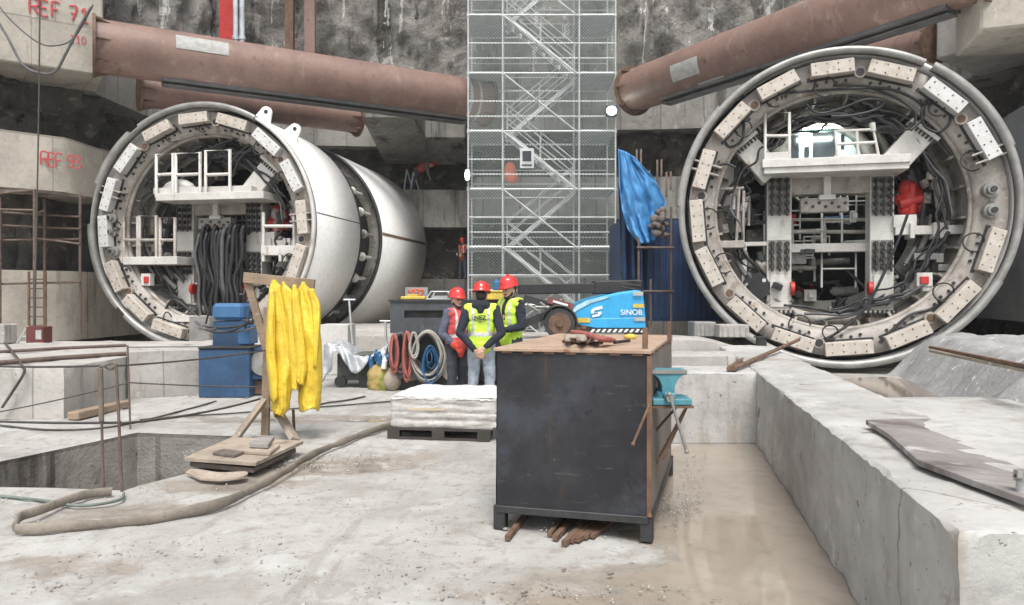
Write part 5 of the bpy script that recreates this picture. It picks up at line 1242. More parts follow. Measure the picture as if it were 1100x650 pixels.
pp_ = P(1100, 530, 2.95); b = MB(); b.cyl(V(pp_.x, pp_.y, .62), V(pp_.x, pp_.y, P(1100, 508, 2.95).z), .028, n=18); b.build('tube', galv, t)
b = MB(); c_ = V(pp_.x, pp_.y, P(1100, 511, 2.95).z); b.cyl(c_ - V(0, 0, .02), c_ + V(0, 0, .02), .036, n=14); b.cyl(c_ + V(-.045, -.01, 0), c_ + V(.0, -.01, 0), .012, n=8); b.box(c_ + V(-.035, -.02, .012), (.02, .02, .03)); b.build('clamp', steel, t)
b = MB(); b.beam(G(1000, 373, .99), G(1115, 396, .99), .05, .03); tag(b.build('steel_bar', rust), 'long rusty steel bar lying along the crest of the right bank', 'steel bar')
b = MB(); b.beam(G(1003, 377, .96), G(1115, 400, .95), .10, .03); tag(b.build('timber_plank', woodt), 'narrow plank lying beside the rusty bar on the right bank', 'plank')
for (x0, y0, x1, y1, lb) in ((783, 396, 812, 377, 'short rusty bar leaning across the far wall end, left one'), (788, 396, 858, 365, 'long rusty bar leaning up towards the right shield')):
    b = MB(); b.cyl(G(x0, y0, .80), P(x1, y1, 12.2), .028, n=8); tag(b.build('steel_bar', rust), lb, 'steel bar')
b = MB(); p = P(817, 375, 12.6); b.bx(p.x - .07, p.x + .07, 12.5, 12.64, .7, P(817, 362, 12.6).z); b.bx(p.x - .1, p.x + .1, 12.48, 12.66, P(817, 363, 12.6).z, P(817, 362, 12.6).z + .01); tag(b.build('steel_stub', dsteel), 'short square steel stub in front of the right shield', 'post')
for (x0, y0, x1, y1, Y, lb) in ((746, 346, 769, 371, 13.6, 'pale grey steel box left below the right shield'), (773, 349, 805, 366, 13.3, 'rust edged pale box by the foot of the right shield')):
    a, c = P(x0, y0, Y), P(x1, y1, Y); b = MB(); b.bx(a.x, c.x, Y, Y + .5, .86, a.z)
    for i in range(5): xx = a.x + (c.x - a.x) * (i + .5) / 5; b.bx(xx - .015, xx + .015, Y - .02, Y, .88, a.z - .03)
    tag(b.build('steel_box', conc if x0 > 750 else steel, bevel=.01), lb, 'box')

# ------------------------------------------------------------------ boom lift
YL = 14.7; bl = thing('boom_lift', P(640, 360, YL), 'bright blue boom lift with a folded black boom behind the workbench', 'boom lift')
hood = [(609, 341), (613, 334), (619, 328), (629, 322.5), (646, 318), (664, 314), (682, 311.5), (690, 312.5), (692, 322), (694, 341), (694, 353), (640, 353), (618, 348)]
b = MB(); b.prism([P(x, y, YL) for x, y in hood], (0, 1, 0), 1.5); hd = b.build('engine_hood', cyan, bl, bevel=.05, seg=3)
b = MB(); b.prism([P(x, y, YL - .035) for x, y in ((616, 344), (640, 342), (693, 341), (694, 352.5), (640, 352.5), (622, 349))], (0, 1, 0), .05); b.build('hood_skirt', cyan, hd, bevel=.015, seg=2)
b = MB(); b.prism([P(x, y, YL - .02) for x, y in ((612, 336), (620, 328.5), (630, 323.5), (650, 318.6), (655, 319.5), (634, 326), (621, 333), (614, 338))], (0, 1, 0), .03); b.build('hood_painted_highlight', mat('pale_blue_highlight', (.42, .62, .72)), hd)  # highlight along the hood's upper curve, painted as a pale strip
b = MB()
for i in range(10):
    x = 634 + i * 6; b.prism([P(x, 357, YL - .05), P(x + 3, 357, YL - .05), P(x + 5.5, 353.6, YL - .05), P(x + 2.5, 353.6, YL - .05)], (0, 1, 0), .02)
b.build('hazard_stripes', slat, bl)
b = MB(); a_, c_ = P(630, 353.2, YL), P(694, 358, YL); b.bx(a_.x, c_.x, YL - .03, YL + 1.4, c_.z, a_.z); b.build('counterweight_base', dsteel, bl)
a_, c_ = P(612, 358, YL), P(690, 363, YL); b = MB(); b.bx(a_.x, c_.x, YL + .1, YL + 1.3, .86, a_.z); b.build('chassis', dsteel, bl)
for px in (600, 626, 682):
    p = P(px, 352, YL + .2); b = MB(); zc = 1.06 if px < 610 else 1.0; r = .3 if px < 610 else .25
    yy = YL - .15 if px < 610 else YL + .02
    b.cyl(V(p.x, yy, zc), V(p.x, yy + .28, zc), r, n=36); wh = b.build('wheel', black if px > 610 else dsteel, bl, bevel=.02, seg=2)
    b = MB(); b.cyl(V(p.x, yy - .01, zc), V(p.x, yy + .02, zc), r * .72, n=30); b.cyl(V(p.x, yy - .05, zc), V(p.x, yy, zc), r * .22, n=16); b.build('rim', rust, wh)
b = MB(); pw_ = P(600, 352, YL); b.ring([(.33, 0), (.37, 0), (.37, .34), (.33, .34)], a0=-75, a1=100, n=48, cz=0)
for i in range(len(b.v)): b.v[i] = V(b.v[i].x + pw_.x, b.v[i].y + YL - .18, b.v[i].z + 1.06)
b.build('mudguard', black, bl)
bm_ = MB(); bm_.beam(P(556, 311, YL + .2), P(641, 309.5, YL + .2), .3, .2); bmo = bm_.build('boom', black, bl, bevel=.015)
b = MB(); b.beam(P(636, 309, YL + .2), P(688, 308, YL + .3), .34, .27); b.build('boom_head', black, bmo, bevel=.03)
b = MB(); b.beam(P(563, 320, YL + .1), P(620, 336, YL + .1), .14, .14); b.build('lower_arm', dsteel, bl, bevel=.01)
b = MB(); b.beam(P(560, 349, YL), P(592, 336, YL), .16, .15); b.build('lower_arm', dsteel, bl, bevel=.01)
b = MB(); b.beam(P(588, 322, YL - .02), P(616, 330, YL - .02), .02, .12); b.build('arm_plate', mat('arm_plate', (.20, .07, .06)), bl)
b = MB(); b.beam(P(594, 323.5, YL - .05), P(610, 328, YL - .05), .012, .04); b.build('arm_lettering', slat, bl)
for s in ((580, 325, 592, 334), (575, 330, 590, 330), (566, 327, 578, 334), (604, 317, 610, 330)):
    b = MB(); b.cyl(P(s[0], s[1], YL), P(s[2], s[3], YL), .03, n=10); b.build('cylinder', steel, bl)
for k in range(9):
    a, c = P(random.uniform(620, 650), random.uniform(304, 310), YL + .1), P(random.uniform(660, 690), random.uniform(302, 311), YL + .1); b = MB(); b.tube(sag(a, c, -.06 + .02 * (k % 3), 10), .016, 6); b.build('boom_hose', black, bl)
p = P(666.5, 338.2, YL - .055); text_mesh('SINOB', .15, 'lettering', slat, p, (1, 0, 0), (0, 0, 1), hd, .006, bold=.0)
ex_, ey_ = V(1, 0, 0), V(0, 0, 1)
o_ = P(634, 341, YL - .05)
def lg(pts, name, th): 
    b = MB(); b.prism([o_ + V(u * .24, 0, w_ * .24) for u, w_ in pts], (0, 1, 0), th); return b.build(name, slat, hd)
lg([(.2, 0), (.75, .12), (.95, .35), (.9, .5), (.3, .38), (.33, .55), (1.0, .72), (.98, .95), (.3, .78), (.05, .55), (.1, .3), (.62, .42), (.66, .28), (.15, .17)], 'emblem', .01)
for (x0, y0, x1, y1, m_) in ((680, 326.5, 692, 330.5, yel2), (681, 341, 693, 345, papr), (617, 341.5, 634, 346.5, yel2), (680, 313.5, 691, 317.5, papr)):
    a_, c_ = P(x0, y0, YL - .06), P(x1, y1, YL - .06); b = MB(); b.bx(a_.x, c_.x, YL - .06, YL - .052, c_.z, a_.z); b.build('sticker', m_, hd)

# ------------------------------------------------------------------ dark trailer and the coils hung on it
YT = 12.6; tr = thing('equipment_trailer', P(480, 400, YT), 'dark grey steel trailer body behind the three men, coils hung on its side', 'trailer')
zt0, zt1 = P(480, 358, YT).z, P(480, 324, YT).z; x0, x1 = P(419, 340, YT).x, P(556, 340, YT).x
b = MB()
for (za, zb2) in ((zt0, zt0 + .26), (zt1 - .15, zt1)): b.bx(x0, x1, YT, YT + .06, za, zb2)
for xa, xb in ((x0, x0 + .24), (P(478, 340, YT).x, P(486, 340, YT).x), (P(528, 340, YT).x, x1)): b.bx(xa, xb, YT + .002, YT + .058, zt0 + .25, zt1 - .14)
b.build('side_panel', mat('trailer_grey', (.065, .072, .08), (.045, .05, .056), rough=.55, layers=[((.13, .13, .12), 4, .62, .72, U)]), tr)
b = MB(); b.bx(x0, x1, YT + .12, YT + 2, zt0, zt1 - .05); b.build('load_box', dsteel, tr)
b = MB(); b.bx(x0 - .02, x1 + .02, YT - .03, YT + .1, zt1, zt1 + .035); b.build('top_rail', dsteel, tr)
b = MB(); b.bx(x0 + .1, x1, YT + .15, YT + 1.9, .42, zt0); b.build('chassis', black, tr)
for xx in (x0 + .35, x0 + 1.05):
    b = MB(); b.cyl(V(xx, YT + .02, .36), V(xx, YT + .28, .36), .36, n=36); wh = b.build('tyre', black, tr, bevel=.03); b = MB(); b.cyl(V(xx, YT, .36), V(xx, YT + .05, .36), .2, n=24); b.build('rim', drum, wh)
def coil(name, cx_, cy_, rx, ry, Y, n, r, m, label, spread=.06, seed=0):
    rnd = random.Random(seed); b = MB()
    for k in range(n):
        f = 1 - spread * 3 * k / n * rnd.uniform(.6, 1.1); ox, oy = rnd.uniform(-1.2, 1.2), ry * (1 - f) * -.6; yy = Y + rnd.uniform(-spread, spread); m_ = 40; pts = []
        for i in range(m_ + 1):
            a = 2 * math.pi * i / m_; nar = 1 - .22 * max(0, math.sin(a)) ; p = P(cx_ + ox + rx * f * math.cos(a) * nar, cy_ + oy - ry * f * math.sin(a), yy + .02 * math.sin(a * 2 + k)); pts.append(p)
        b.tube(pts, r, 6)
    return tag(b.build(name, m), label, 'hose coil')
coil('hose_coil', 459, 383, 19, 28, 12.4, 10, .016, mat('hose_beige', (.34, .32, .28)), 'large oval coil of pale hose hanging on the trailer, blue cable inside', .10, 1)
coil('hose_coil', 457, 384, 17.5, 27, 12.46, 6, .02, grub, 'dark hoses coiled just behind the large pale coil', .09, 2)
coil('hose_coil', 462, 392, 9, 21, 12.36, 15, .007, bluew, 'blue cable coil hanging inside the large pale hose coil', .27, 3)
coil('hose_coil', 438, 383, 4.5, 27, 12.4, 6, .02, redh, 'narrow coil of faded red hose hanging on the trailer', .12, 4)
coil('hose_coil', 423, 380, 4.5, 21, 12.4, 5, .02, redh, 'small coil of faded red hose at the left end of the trailer', .1, 5)
coil('hose_coil', 430, 381, 8, 24, 12.5, 4, .018, grub, 'dark coil between the two faded red coils', .1, 6)
coil('hose_coil', 445, 372, 5, 15, 12.38, 4, .016, mat('hose_pale2', (.4, .38, .34)), 'short pale coil between the red coil and the large coil', .1, 7)
a_ = P(431, 323, 12.9); b = MB(); b.bx(a_.x, a_.x + .42, 12.8, 13.2, zt1 + .03, zt1 + .09); b.bx(a_.x + .1, a_.x + .3, 12.85, 13.1, zt1 + .09, zt1 + .12); tag(b.build('yellow_case', yel2, bevel=.015), 'flat yellow tool case on top of the trailer', 'case')
a_ = P(458, 323, 12.8); b = MB(); zz = zt1 + .04; b.tube([V(a_.x, 12.8, zz), V(a_.x + .08, 12.8, zz + .13), V(a_.x + .36, 12.8, zz + .13), V(a_.x + .45, 12.8, zz), V(a_.x, 12.8, zz)], .014, 6); b.tube([V(a_.x + .05, 13.1, zz), V(a_.x + .12, 13.1, zz + .13), V(a_.x + .40, 13.1, zz + .13), V(a_.x + .48, 13.1, zz)], .014, 6); b.bx(a_.x + .08, a_.x + .36, 12.85, 13.1, zz, zz + .06)
tag(b.build('framed_generator', galv), 'small pale tube framed device on top of the trailer', 'generator')
o = strokes('1032', P(437, 318.5, 13.6), (1, 0, 0), (.1, 0, 1), .13, .013, 'sprayed_number', orange, None, .62)
b = MB(); q = P(437, 318.5, 13.6); 
tb = thing('number_board', (q.x, 13.62, 1.6), 'dull grey board with an orange sprayed number on top of the trailer', 'board'); b.bx(q.x - .03, q.x + .38, 13.61, 13.64, 1.5, 1.76); b.build('board', conc_b, tb); o.parent = tb; o.matrix_parent_inverse = MAT_OF[tb.name].inverted()
a_, c_ = P(522, 314, 12.5), P(541, 330, 12.5); b = MB(); b.bx(a_.x, c_.x, 12.5, 12.9, zt1 + .03, a_.z); b.bx(a_.x - .02, c_.x + .02, 12.48, 12.92, a_.z, a_.z + .03); tag(b.build('yellow_bin', yel2, bevel=.02), 'yellow plastic bin on the trailer between the middle and right man', 'bin')
a_, c_ = P(530, 302, 12.7), P(537, 318, 12.7); b = MB(); b.bx(a_.x, c_.x, 12.7, 12.8, c_.z, a_.z); b.sph(((a_.x + c_.x) / 2, 12.75, a_.z), (.05, .04, .04), 8); tag(b.build('blue_bottle', bluew, bevel=.015), 'blue container showing between the red helmets', 'bottle')

# ------------------------------------------------------------------ generator under a silver tarpaulin, sack with bottles
gx = P(378, 400, 13.2); ge = thing('generator', V(gx.x, 13.2, 0), 'small green grey generator half covered by a silver tarpaulin', 'generator')
b = MB(); a_, c_ = P(362, 386, 13.1), P(398, 409, 13.1); b.bx(a_.x, c_.x, 13.1, 13.7, c_.z, a_.z + .1); b.build('body', mat('green_grey', (.09, .11, .085)), ge, bevel=.02)
b = MB(); p = P(374, 396, 13.05); b.cyl(p, p + V(0, .1, 0), .13, n=24); b.build('round_inlet', dsteel, ge)
for px in (366, 392): b = MB(); p = P(px, 408, 13.1); b.cyl(V(p.x, 13.05, .1), V(p.x, 13.2, .1), .10, n=20); b.build('wheel', black, ge)
b = MB()
def tp2(u, v):
    X = P(348 + 68 * u, 400, 13.0).x; top = .66 + .12 * math.sin(u * 6.5 + .6) + .05 * fbm((u * 5, v * 3, 0), 1)
    lowz = .42 + .18 * math.sin(u * 9) + (-.30 if u < .16 else 0) + .1 * fbm((u * 4, 2, 2), 1.2)
    if v < .5: z = lowz + (top - lowz) * (v * 2) ** .7; y = 13.0 - .1 * (1 - v * 2) + .05 * math.sin(u * 24 + v * 6) * (1 - v)
    else: z = top - .02 * (v - .5); y = 13.0 + (v - .5) * 1.6
    return V(X, y, z)
b.grid(tp2, 60, 40); o = b.build('silver_tarpaulin', silver); o.modifiers.new('s', 'SOLIDIFY').thickness = .008; tag(o, 'crumpled silver tarpaulin thrown over the small generator', 'tarpaulin')
for (x0, y0, x1, y1, Y, m_, lb) in ((375, 322, 380, 372, 14, galv, 'thin pale pole standing behind the silver tarpaulin'), (414, 345, 416, 372, 13.4, galv, 'thin pale standpipe left of the trailer')):
    b = MB(); a_, c_ = P(x0, y0, Y), P(x1, y1, Y); b.cyl(a_, V(c_.x, Y, .4), .022, n=8); b.cyl(a_ + V(-.1, 0, 0), a_ + V(.12, 0, 0), .018, n=8); tag(b.build('standpipe', m_), lb, 'pipe')
sk = G(406, 420); b = MB()
def sackf(u, v):
    a = 2 * math.pi * u; r = (.22 + .03 * fbm((math.cos(a), math.sin(a), v * 2), 2)) * (1 - .25 * v ** 3) * (.86 + .14 * math.sin(min(1, v * 3) * 1.57)); return V(sk.x + r * 1.0 * math.cos(a), sk.y + .2 + r * math.sin(a), .0 + .42 * v)
b.grid(sackf, 40, 16, wrap=True); b.add([sackf(i / 40, 1) for i in range(40)], [tuple(range(40))]); tag(b.build('green_sack', greenb), 'green and yellow sack standing in front of the trailer, full of bottles', 'sack')
for k, (dx, dy, dz, m_) in enumerate(((-.12, .1, .40, bluew), (.02, .05, .45, bluew), (.13, .12, .44, bluew), (.05, .2, .50, slat), (-.05, .22, .48, bluew), (.10, .0, .38, slat))):
    b = MB(); c_ = V(sk.x + dx, sk.y + dy, dz); d = V(dx, -.1, .8).normalized(); b.cyl(c_, c_ + d * .14, .045, n=14); b.cyl(c_ + d * .14, c_ + d * .18, .045, .018, n=14); b.cyl(c_ + d * .18, c_ + d * .21, .018, n=10)
    tag(b.build('plastic_bottle', m_), 'blue plastic bottle on top of the green sack' if m_ is bluew else 'white plastic bottle on top of the green sack', 'bottle', 'bottles on the green sack')
b = MB()
b.sph((sk.x + .22, sk.y + .1, .17), (.17, .16, .19), 14); b.sph((sk.x + .25, sk.y + .08, .32), (.1, .1, .09), 10); tag(b.build('brown_sack', woodt), 'slumped brown sack right of the green sack', 'sack')
# ------------------------------------------------------------------ rubble
rnd = random.Random(3); b = MB()
def stone(c, s):
    n = 7; b.sph(c, (s * rnd.uniform(.7, 1.4), s * rnd.uniform(.7, 1.4), s * rnd.uniform(.35, .7)), 6, rot=Matrix.Rotation(rnd.uniform(0, 6), 3, 'Z'))
for i in range(2600):
    x = rnd.uniform(-20, 920); y = 480 + 170 * rnd.random() ** .8; p = G(x, y)
    if inside(p.x, p.y, pit) or p.x > wx(p.y) - .05 or wetness(p.x, p.y) > .95: continue
    cl = fbm((p.x, p.y, 0), 1.4, 3)
    if cl < rnd.uniform(-.25, .35): continue
    stone(p, rnd.uniform(.003, .010) * (2.0 if rnd.random() < .03 else 1))
for (cx_, cy_, w_, h_, n_, s_) in ((97, 574, 22, 6, 70, .014), (210, 487, 20, 4, 50, .012), (725, 545, 22, 14, 260, .008), (745, 520, 12, 25, 200, .008), (330, 498, 30, 5, 120, .011), (385, 495, 30, 8, 60, .011), (660, 545, 60, 20, 100, .008), (95, 440, 25, 6, 40, .02), (230, 425, 50, 3, 50, .02), (860, 475, 8, 4, 30, .02)):
    for i in range(n_): p = G(cx_ + rnd.gauss(0, w_ / 1.6), cy_ + rnd.gauss(0, h_ / 1.6)); stone(p, s_ * rnd.uniform(.4, 1.2))
tag(b.build('gravel', mat('gravel', (.26, .23, .20), (.40, .38, .35), 9, lo=.4, hi=.6), fix=False), kind='stuff')
for (x, y, L) in ((562, 637, .05), (713, 631, .04), (880, 505, .05), (605, 612, .04), (655, 617, .05)):
    b = MB(); p = G(x, y, .006); b.sph(p, (L * .35, L * .2, L * .14), 7); b.sph(p + V(L * .3, .01, 0), (L * .25, L * .2, L * .12), 6); tag(b.build('debris_chip', woodd), 'tiny dark chip of debris on the cement in the foreground', 'debris', 'dark debris chips on the foreground')
b = MB(); b.tube([P(816, 398, 8.06), P(816, 440, 8.06), P(816, 474, 8.06)], .012, 6)
# ------------------------------------------------------------------ people
def blob(name, caps, ells, vox, mats, parent, wr=0.0, ws=9, it=3, assign=None, cut=None):
    b = MB()
    for a, c, r0, r1 in caps:
        b.cyl(a, c, r0, r1, n=16); b.sph(a, r0, 14); b.sph(c, r1, 14)
    for e in ells: b.sph(e[0], e[1], 18, rot=e[2] if len(e) > 2 else None)
    o = b.build(name, mats, parent, local=True)
    baked(o, [('REMESH', dict(mode='VOXEL', voxel_size=vox)), ('SMOOTH', dict(iterations=it, factor=.6))])
    me = o.data
    if wr:
        for v in me.vertices: v.co += v.normal * wr * fbm(v.co, ws, 3)
    me.polygons.foreach_set('use_smooth', [True] * len(me.polygons))
    while len(me.materials): me.materials.pop()
    for m in (mats if isinstance(mats, (list, tuple)) else [mats]): me.materials.append(m)
    if assign:
        for p in me.polygons: p.material_index = assign(p.center)
    me.update(); return o
def hand(wrist, dirn, palmn, side, h=1.0, curl=.5):
    """wrist point, direction of the fingers, palm normal; returns capsules"""
    d = dirn.normalized(); pn = (palmn - d * palmn.dot(d)).normalized(); s = d.cross(pn) * side; caps = []
    for k, L in enumerate((.072, .080, .075, .058)):
        o = s * (-.030 + .020 * k) * h; a = wrist + d * .02 + o * .7; kn = wrist + d * .085 * h + o; caps.append((a, kn, .015, .0125))
        m_ = kn + (d * math.cos(curl) + pn * math.sin(curl)) * L * .5 * h; e = m_ + (d * math.cos(curl * 2.2) + pn * math.sin(curl * 2.2)) * L * .5 * h
        caps += [(kn, m_, .0105, .0095), (m_, e, .0095, .008)]
    t0 = wrist + d * .03 - s * .028 * h; t1 = t0 + (d * .7 - s * .7 + pn * .3).normalized() * .04 * h; t2 = t1 + (d + pn * .4).normalized() * .035 * h
    return caps + [(t0, t1, .014, .012), (t1, t2, .0115, .009)]
def person(label, base, rz, s, J, outfit, face=True, vox=.011, group=None):
    """J: joints in metres for a 1.75 m figure facing +Y; s: scale"""
    t = thing('person', base, label, 'person', rz, group)
    Q = {k: Vector(v) * s for k, v in J.items() if k != 'curl'}
    g = lambda k: Q[k]
    hd = g('head'); fwd = Vector(J.get('look', (0, 1, 0))).normalized(); side = fwd.cross(V(0, 0, 1)).normalized(); up = side.cross(fwd).normalized()
    HR = Matrix((side, fwd, up)).transposed()
    def H(x, y, z): return hd + (HR @ V(x, y, z)) * s
    body = [(g('pelvis'), g('chest'), .13 * s, .135 * s), (g('chest'), g('neck'), .10 * s, .058 * s), (g('neck'), hd + V(0, 0, -.05) * s, .052 * s, .052 * s)]
    for L in 'lr':
        body += [(g('sh' + L), g('el' + L), .050 * s, .040 * s), (g('el' + L), g('wr' + L), .040 * s, .027 * s), (g('chest') + V(0, 0, .08), g('sh' + L), .07 * s, .052 * s),
                 (g('hip' + L), g('kn' + L), .082 * s, .055 * s), (g('kn' + L), g('an' + L), .053 * s, .036 * s), (g('an' + L), g('an' + L) + V(0, .13, -.05) * s, .035 * s, .03 * s)]
        hdir = (g('wr' + L) - g('el' + L)).normalized() * .6 + Vector(J.get('hd' + L, (0, 0, -1))) * .6
        body += hand(g('wr' + L), hdir, Vector(J.get('pn' + L, (0, -1, 0))), 1 if L == 'l' else -1, s, J.get('curl', .5))
    ell = [(H(0, 0, .02), V(.078, .098, .108) * s, HR), (H(0, .028, -.055), V(.055, .065, .062) * s, HR), (H(0, .098, -.012), V(.014, .02, .026) * s, HR),
           (H(.078, -.005, -.01), V(.012, .022, .032) * s, HR), (H(-.078, -.005, -.01), V(.012, .022, .032) * s, HR), (H(0, .088, -.062), V(.026, .012, .010) * s, HR), (H(0, .082, .022), V(.05, .018, .012) * s, HR)]
    skm = outfit.get('skin', skin)
    blob('body', body, ell, .0075 if face else .02, skm, t, it=2)
    # clothes
    arms = []
    for L in 'lr': arms += [(g('chest') + V(0, 0, .09) * s, g('sh' + L), .085 * s, .078 * s), (g('sh' + L), g('el' + L), .074 * s, .060 * s), (g('el' + L), g('wr' + L).lerp(g('el' + L), .1), .058 * s, .042 * s)]
    tors = [(g('pelvis'), g('waist'), .150 * s, .148 * s), (g('waist'), g('chest'), .148 * s, .158 * s)]
    wide = [(g('waist').lerp(g('chest'), .5), V(.185, .125, .2) * s), (g('chest') + V(0, 0, .02), V(.195, .128, .16) * s), (g('pelvis') + V(0, 0, .02), V(.172, .132, .14) * s)]
    blob('jacket', tors[:0] + arms + [(g('chest') + V(0, 0, .1) * s, g('neck'), .10 * s, .075 * s)], wide, vox, outfit['jacket'], t, wr=.010 * s, ws=11)
    legs = []
    for L in 'lr': legs += [(g('hip' + L), g('kn' + L), .10 * s, .076 * s), (g('kn' + L), g('an' + L), .074 * s, .066 * s)]
    blob('trousers', legs + [(g('hipl'), g('hipr'), .11 * s, .11 * s)], [(g('pelvis') - V(0, 0, .03) * s, V(.165, .125, .12) * s)], vox, outfit['trousers'], t, wr=.012 * s, ws=8)
    for L in 'lr': blob('boot', [(g('an' + L) + V(0, -.01, .04) * s, g('an' + L) + V(0, 0, -.03) * s, .058 * s, .052 * s), (g('an' + L) + V(0, 0, -.045) * s, g('an' + L) + V(0, .15, -.055) * s, .045 * s, .040 * s)], [], .014, boot, t)
    if outfit.get('hood'): blob('hood', [(g('neck') + V(-.07, -.05, .0) * s, g('neck') + V(.07, -.05, .0) * s, .065 * s, .065 * s), (g('neck') + V(0, -.09, .0) * s, g('neck') + V(0, -.1, -.08) * s, .07 * s, .05 * s)], [(g('neck') + V(0, -.02, .01) * s, V(.115, .10, .075) * s)], .012, outfit['jacket'], t, wr=.008, ws=12)
    # vest
    vm = outfit['vest']; lo, hi = g('pelvis').z - .03 * s, g('neck').z
    vw = [(e[0], Vector(e[1]) + V(.014, .014, .012) * s) for e in wide]
    vs_ = [(g('chest') + V(.05 * k, 0, .1) * s, g('sh' + L).lerp(g('chest') + V(0, 0, .1) * s, .12), .104 * s, .092 * s) for L, k in (('l', -1), ('r', 1))]
    cz_ = g('chest').z
    def asg(c):
        x = abs(c.x) / s; z = c.z
        if outfit.get('tape', True):
            if abs(z - (cz_ - .22 * s)) < .024 * s: return 1
            if .085 < x < .125 and z > cz_ - .24 * s: return 1
        if outfit.get('front') and c.y > 0 and x < .035 and z > cz_ - .1: return 2
        return 0
    blob('vest', vs_ + [(g('pelvis') + V(0, 0, -.04) * s, g('waist'), .150 * s, .150 * s)], vw + [(g('pelvis') + V(0, 0, -.02) * s, V(.185, .148, .16) * s)], vox, [vm, refl, outfit['jacket']], t, wr=.008 * s, ws=9, assign=asg)
    # helmet
    hb = MB(); n = 28; vs = []
    rows = [(0, 0, .155), (.03, 0, .152), (.06, 0, .143), (.09, 0, .122), (.108, 0, .092), (.117, 0, .05), (.120, 0, .02), (.132, .0, .012), (.128, 0, .004), (.112, 0, .008)]
    for r, _, z in rows:
        for i in range(n):
            a = 2 * math.pi * i / n; fr = max(0, math.sin(a)); e = 1.16 if r < .125 else 1.16 + .17 * fr ** 2
            rr = r + (.006 * (abs(math.cos(a)) < .12) if .02 < r < .11 else 0)
            vs.append(H(rr * math.cos(a), r * e * math.sin(a) - .005, z + .052 - .02 * fr * (r > .125)))
    hb.add(vs, [(j * n + i, j * n + (i + 1) % n, (j + 1) * n + (i + 1) % n, (j + 1) * n + i) for j in range(len(rows) - 1) for i in range(n)], 0, True)
    hel = hb.build('helmet', outfit.get('helmet', helm), t, local=True)
    rb = MB(); rb.tube([H(0, .1 * math.cos(a) * 1.15, .062 + .148 * math.sin(a)) for a in [R(20 + 14 * k) for k in range(11)]], .010 * s, 8); rb.build('helmet_ridge', outfit.get('helmet', helm), hel, local=True)
    if face:
        hr = blob('hair', [], [(H(0, -.028, .008), V(.080, .085, .085) * s, HR)], .009, hair, t)
        for k in (-1, 1):
            eb = MB(); eb.sph(H(.031 * k, .086, .006), (.011 * s, .009 * s, .008 * s), 10); eb.build('eye', glassd, t, local=True)
            eb = MB(); eb.tube([H(.016 * k, .098, .024), H(.034 * k, .097, .029), H(.05 * k, .085, .022)], .005 * s, 6); eb.build('eyebrow', hair, t, local=True)
        if outfit.get('beard'):
            blob('beard', [(H(-.055, .035, -.06), H(-.03, .075, -.085), .016 * s, .016 * s), (H(.055, .035, -.06), H(.03, .075, -.09), .016 * s, .016 * s), (H(-.03, .07, -.092), H(.03, .07, -.092), .018 * s, .018 * s),
                           (H(-.025, .096, -.04), H(.025, .096, -.04), .007 * s, .007 * s), (H(-.065, .01, -.02), H(-.058, .03, -.06), .014 * s, .018 * s), (H(.065, .01, -.02), H(.058, .03, -.06), .014 * s, .018 * s)], [], .006, hair, t)
    if outfit.get('print'):
        y = -.165 * s; m_ = navy
        o = text_mesh('NEZ', .085 * s, 'vest_print', m_, V(0, 0, 0), (1, 0, 0), (0, 0, 1), None, .002, bold=.002)
        cz0 = g('chest').z - .02 * s
        me = o.data
        for v in me.vertices: v.co = V(v.co.x - .085 * s, -.166 * s + 1.0 * (v.co.x - .085 * s) ** 2 * 1.2 + (v.co.y), cz0 + v.co.z)
        o.parent = t
        for sg in (1, -1):
            ab = MB(); ab.tube([V(x * s, -.168 * s + 1.2 * x * x, cz0 + .035 * s + sg * (.075 * math.sqrt(max(0, 1 - (x / .125) ** 2)) ** 1.0 * s * .75)) for x in [-.12 + .02 * k for k in range(13)]], .004 * s, 6); ab.build('vest_print', m_, t, local=True)
    for L in 'lr':
        if outfit.get('gloves'):
            hdir = (g('wr' + L) - g('el' + L)).normalized() * .6 + Vector(J.get('hd' + L, (0, 0, -1))) * .6
            caps = [(a, c, r0 + .006, r1 + .006) for a, c, r0, r1 in hand(g('wr' + L), hdir, Vector(J.get('pn' + L, (0, -1, 0))), 1 if L == 'l' else -1, s * 1.08, J.get('curl', .5))]
            caps.append((g('wr' + L).lerp(g('el' + L), .22), g('wr' + L), .056 * s, .045 * s)); blob('glove', caps, [], .007, outfit['gloves'], t)
    return t
base = dict(pelvis=(0, 0, .95), waist=(0, 0, 1.08), chest=(0, 0, 1.30), neck=(0, 0, 1.47), head=(0, .02, 1.61), shl=(-.185, 0, 1.42), shr=(.185, 0, 1.42), ell=(-.27, -.03, 1.12), elr=(.27, -.03, 1.12),
            wrl=(-.25, .12, .9), wrr=(.25, .12, .9), hipl=(-.09, 0, .92), hipr=(.09, 0, .92), knl=(-.11, .02, .50), knr=(.11, .02, .50), anl=(-.13, 0, .09), anr=(.13, 0, .09))
def J(**k): d = dict(base); d.update(k); return d
pB = P(517, 330, 10.2); pA = P(490, 330, 10.75); pC = P(549, 330, 10.7)
person('man seen from behind in a lime vest over a black hoodie, hands clasped behind him', (pB.x, 10.2, 0), R(-2), 1.0,
       J(ell=(-.285, -.12, 1.10), elr=(.285, -.12, 1.10), wrl=(-.06, -.215, .86), wrr=(.055, -.225, .90), hdl=(.9, -.2, -.5), hdr=(-.9, -.2, -.3), pnl=(0, 1, 0), pnr=(0, 1, 0), look=(.12, 1, -.12), head=(.0, .03, 1.60)),
       dict(jacket=navy, trousers=jeans, vest=hivis, hood=True, print=True))
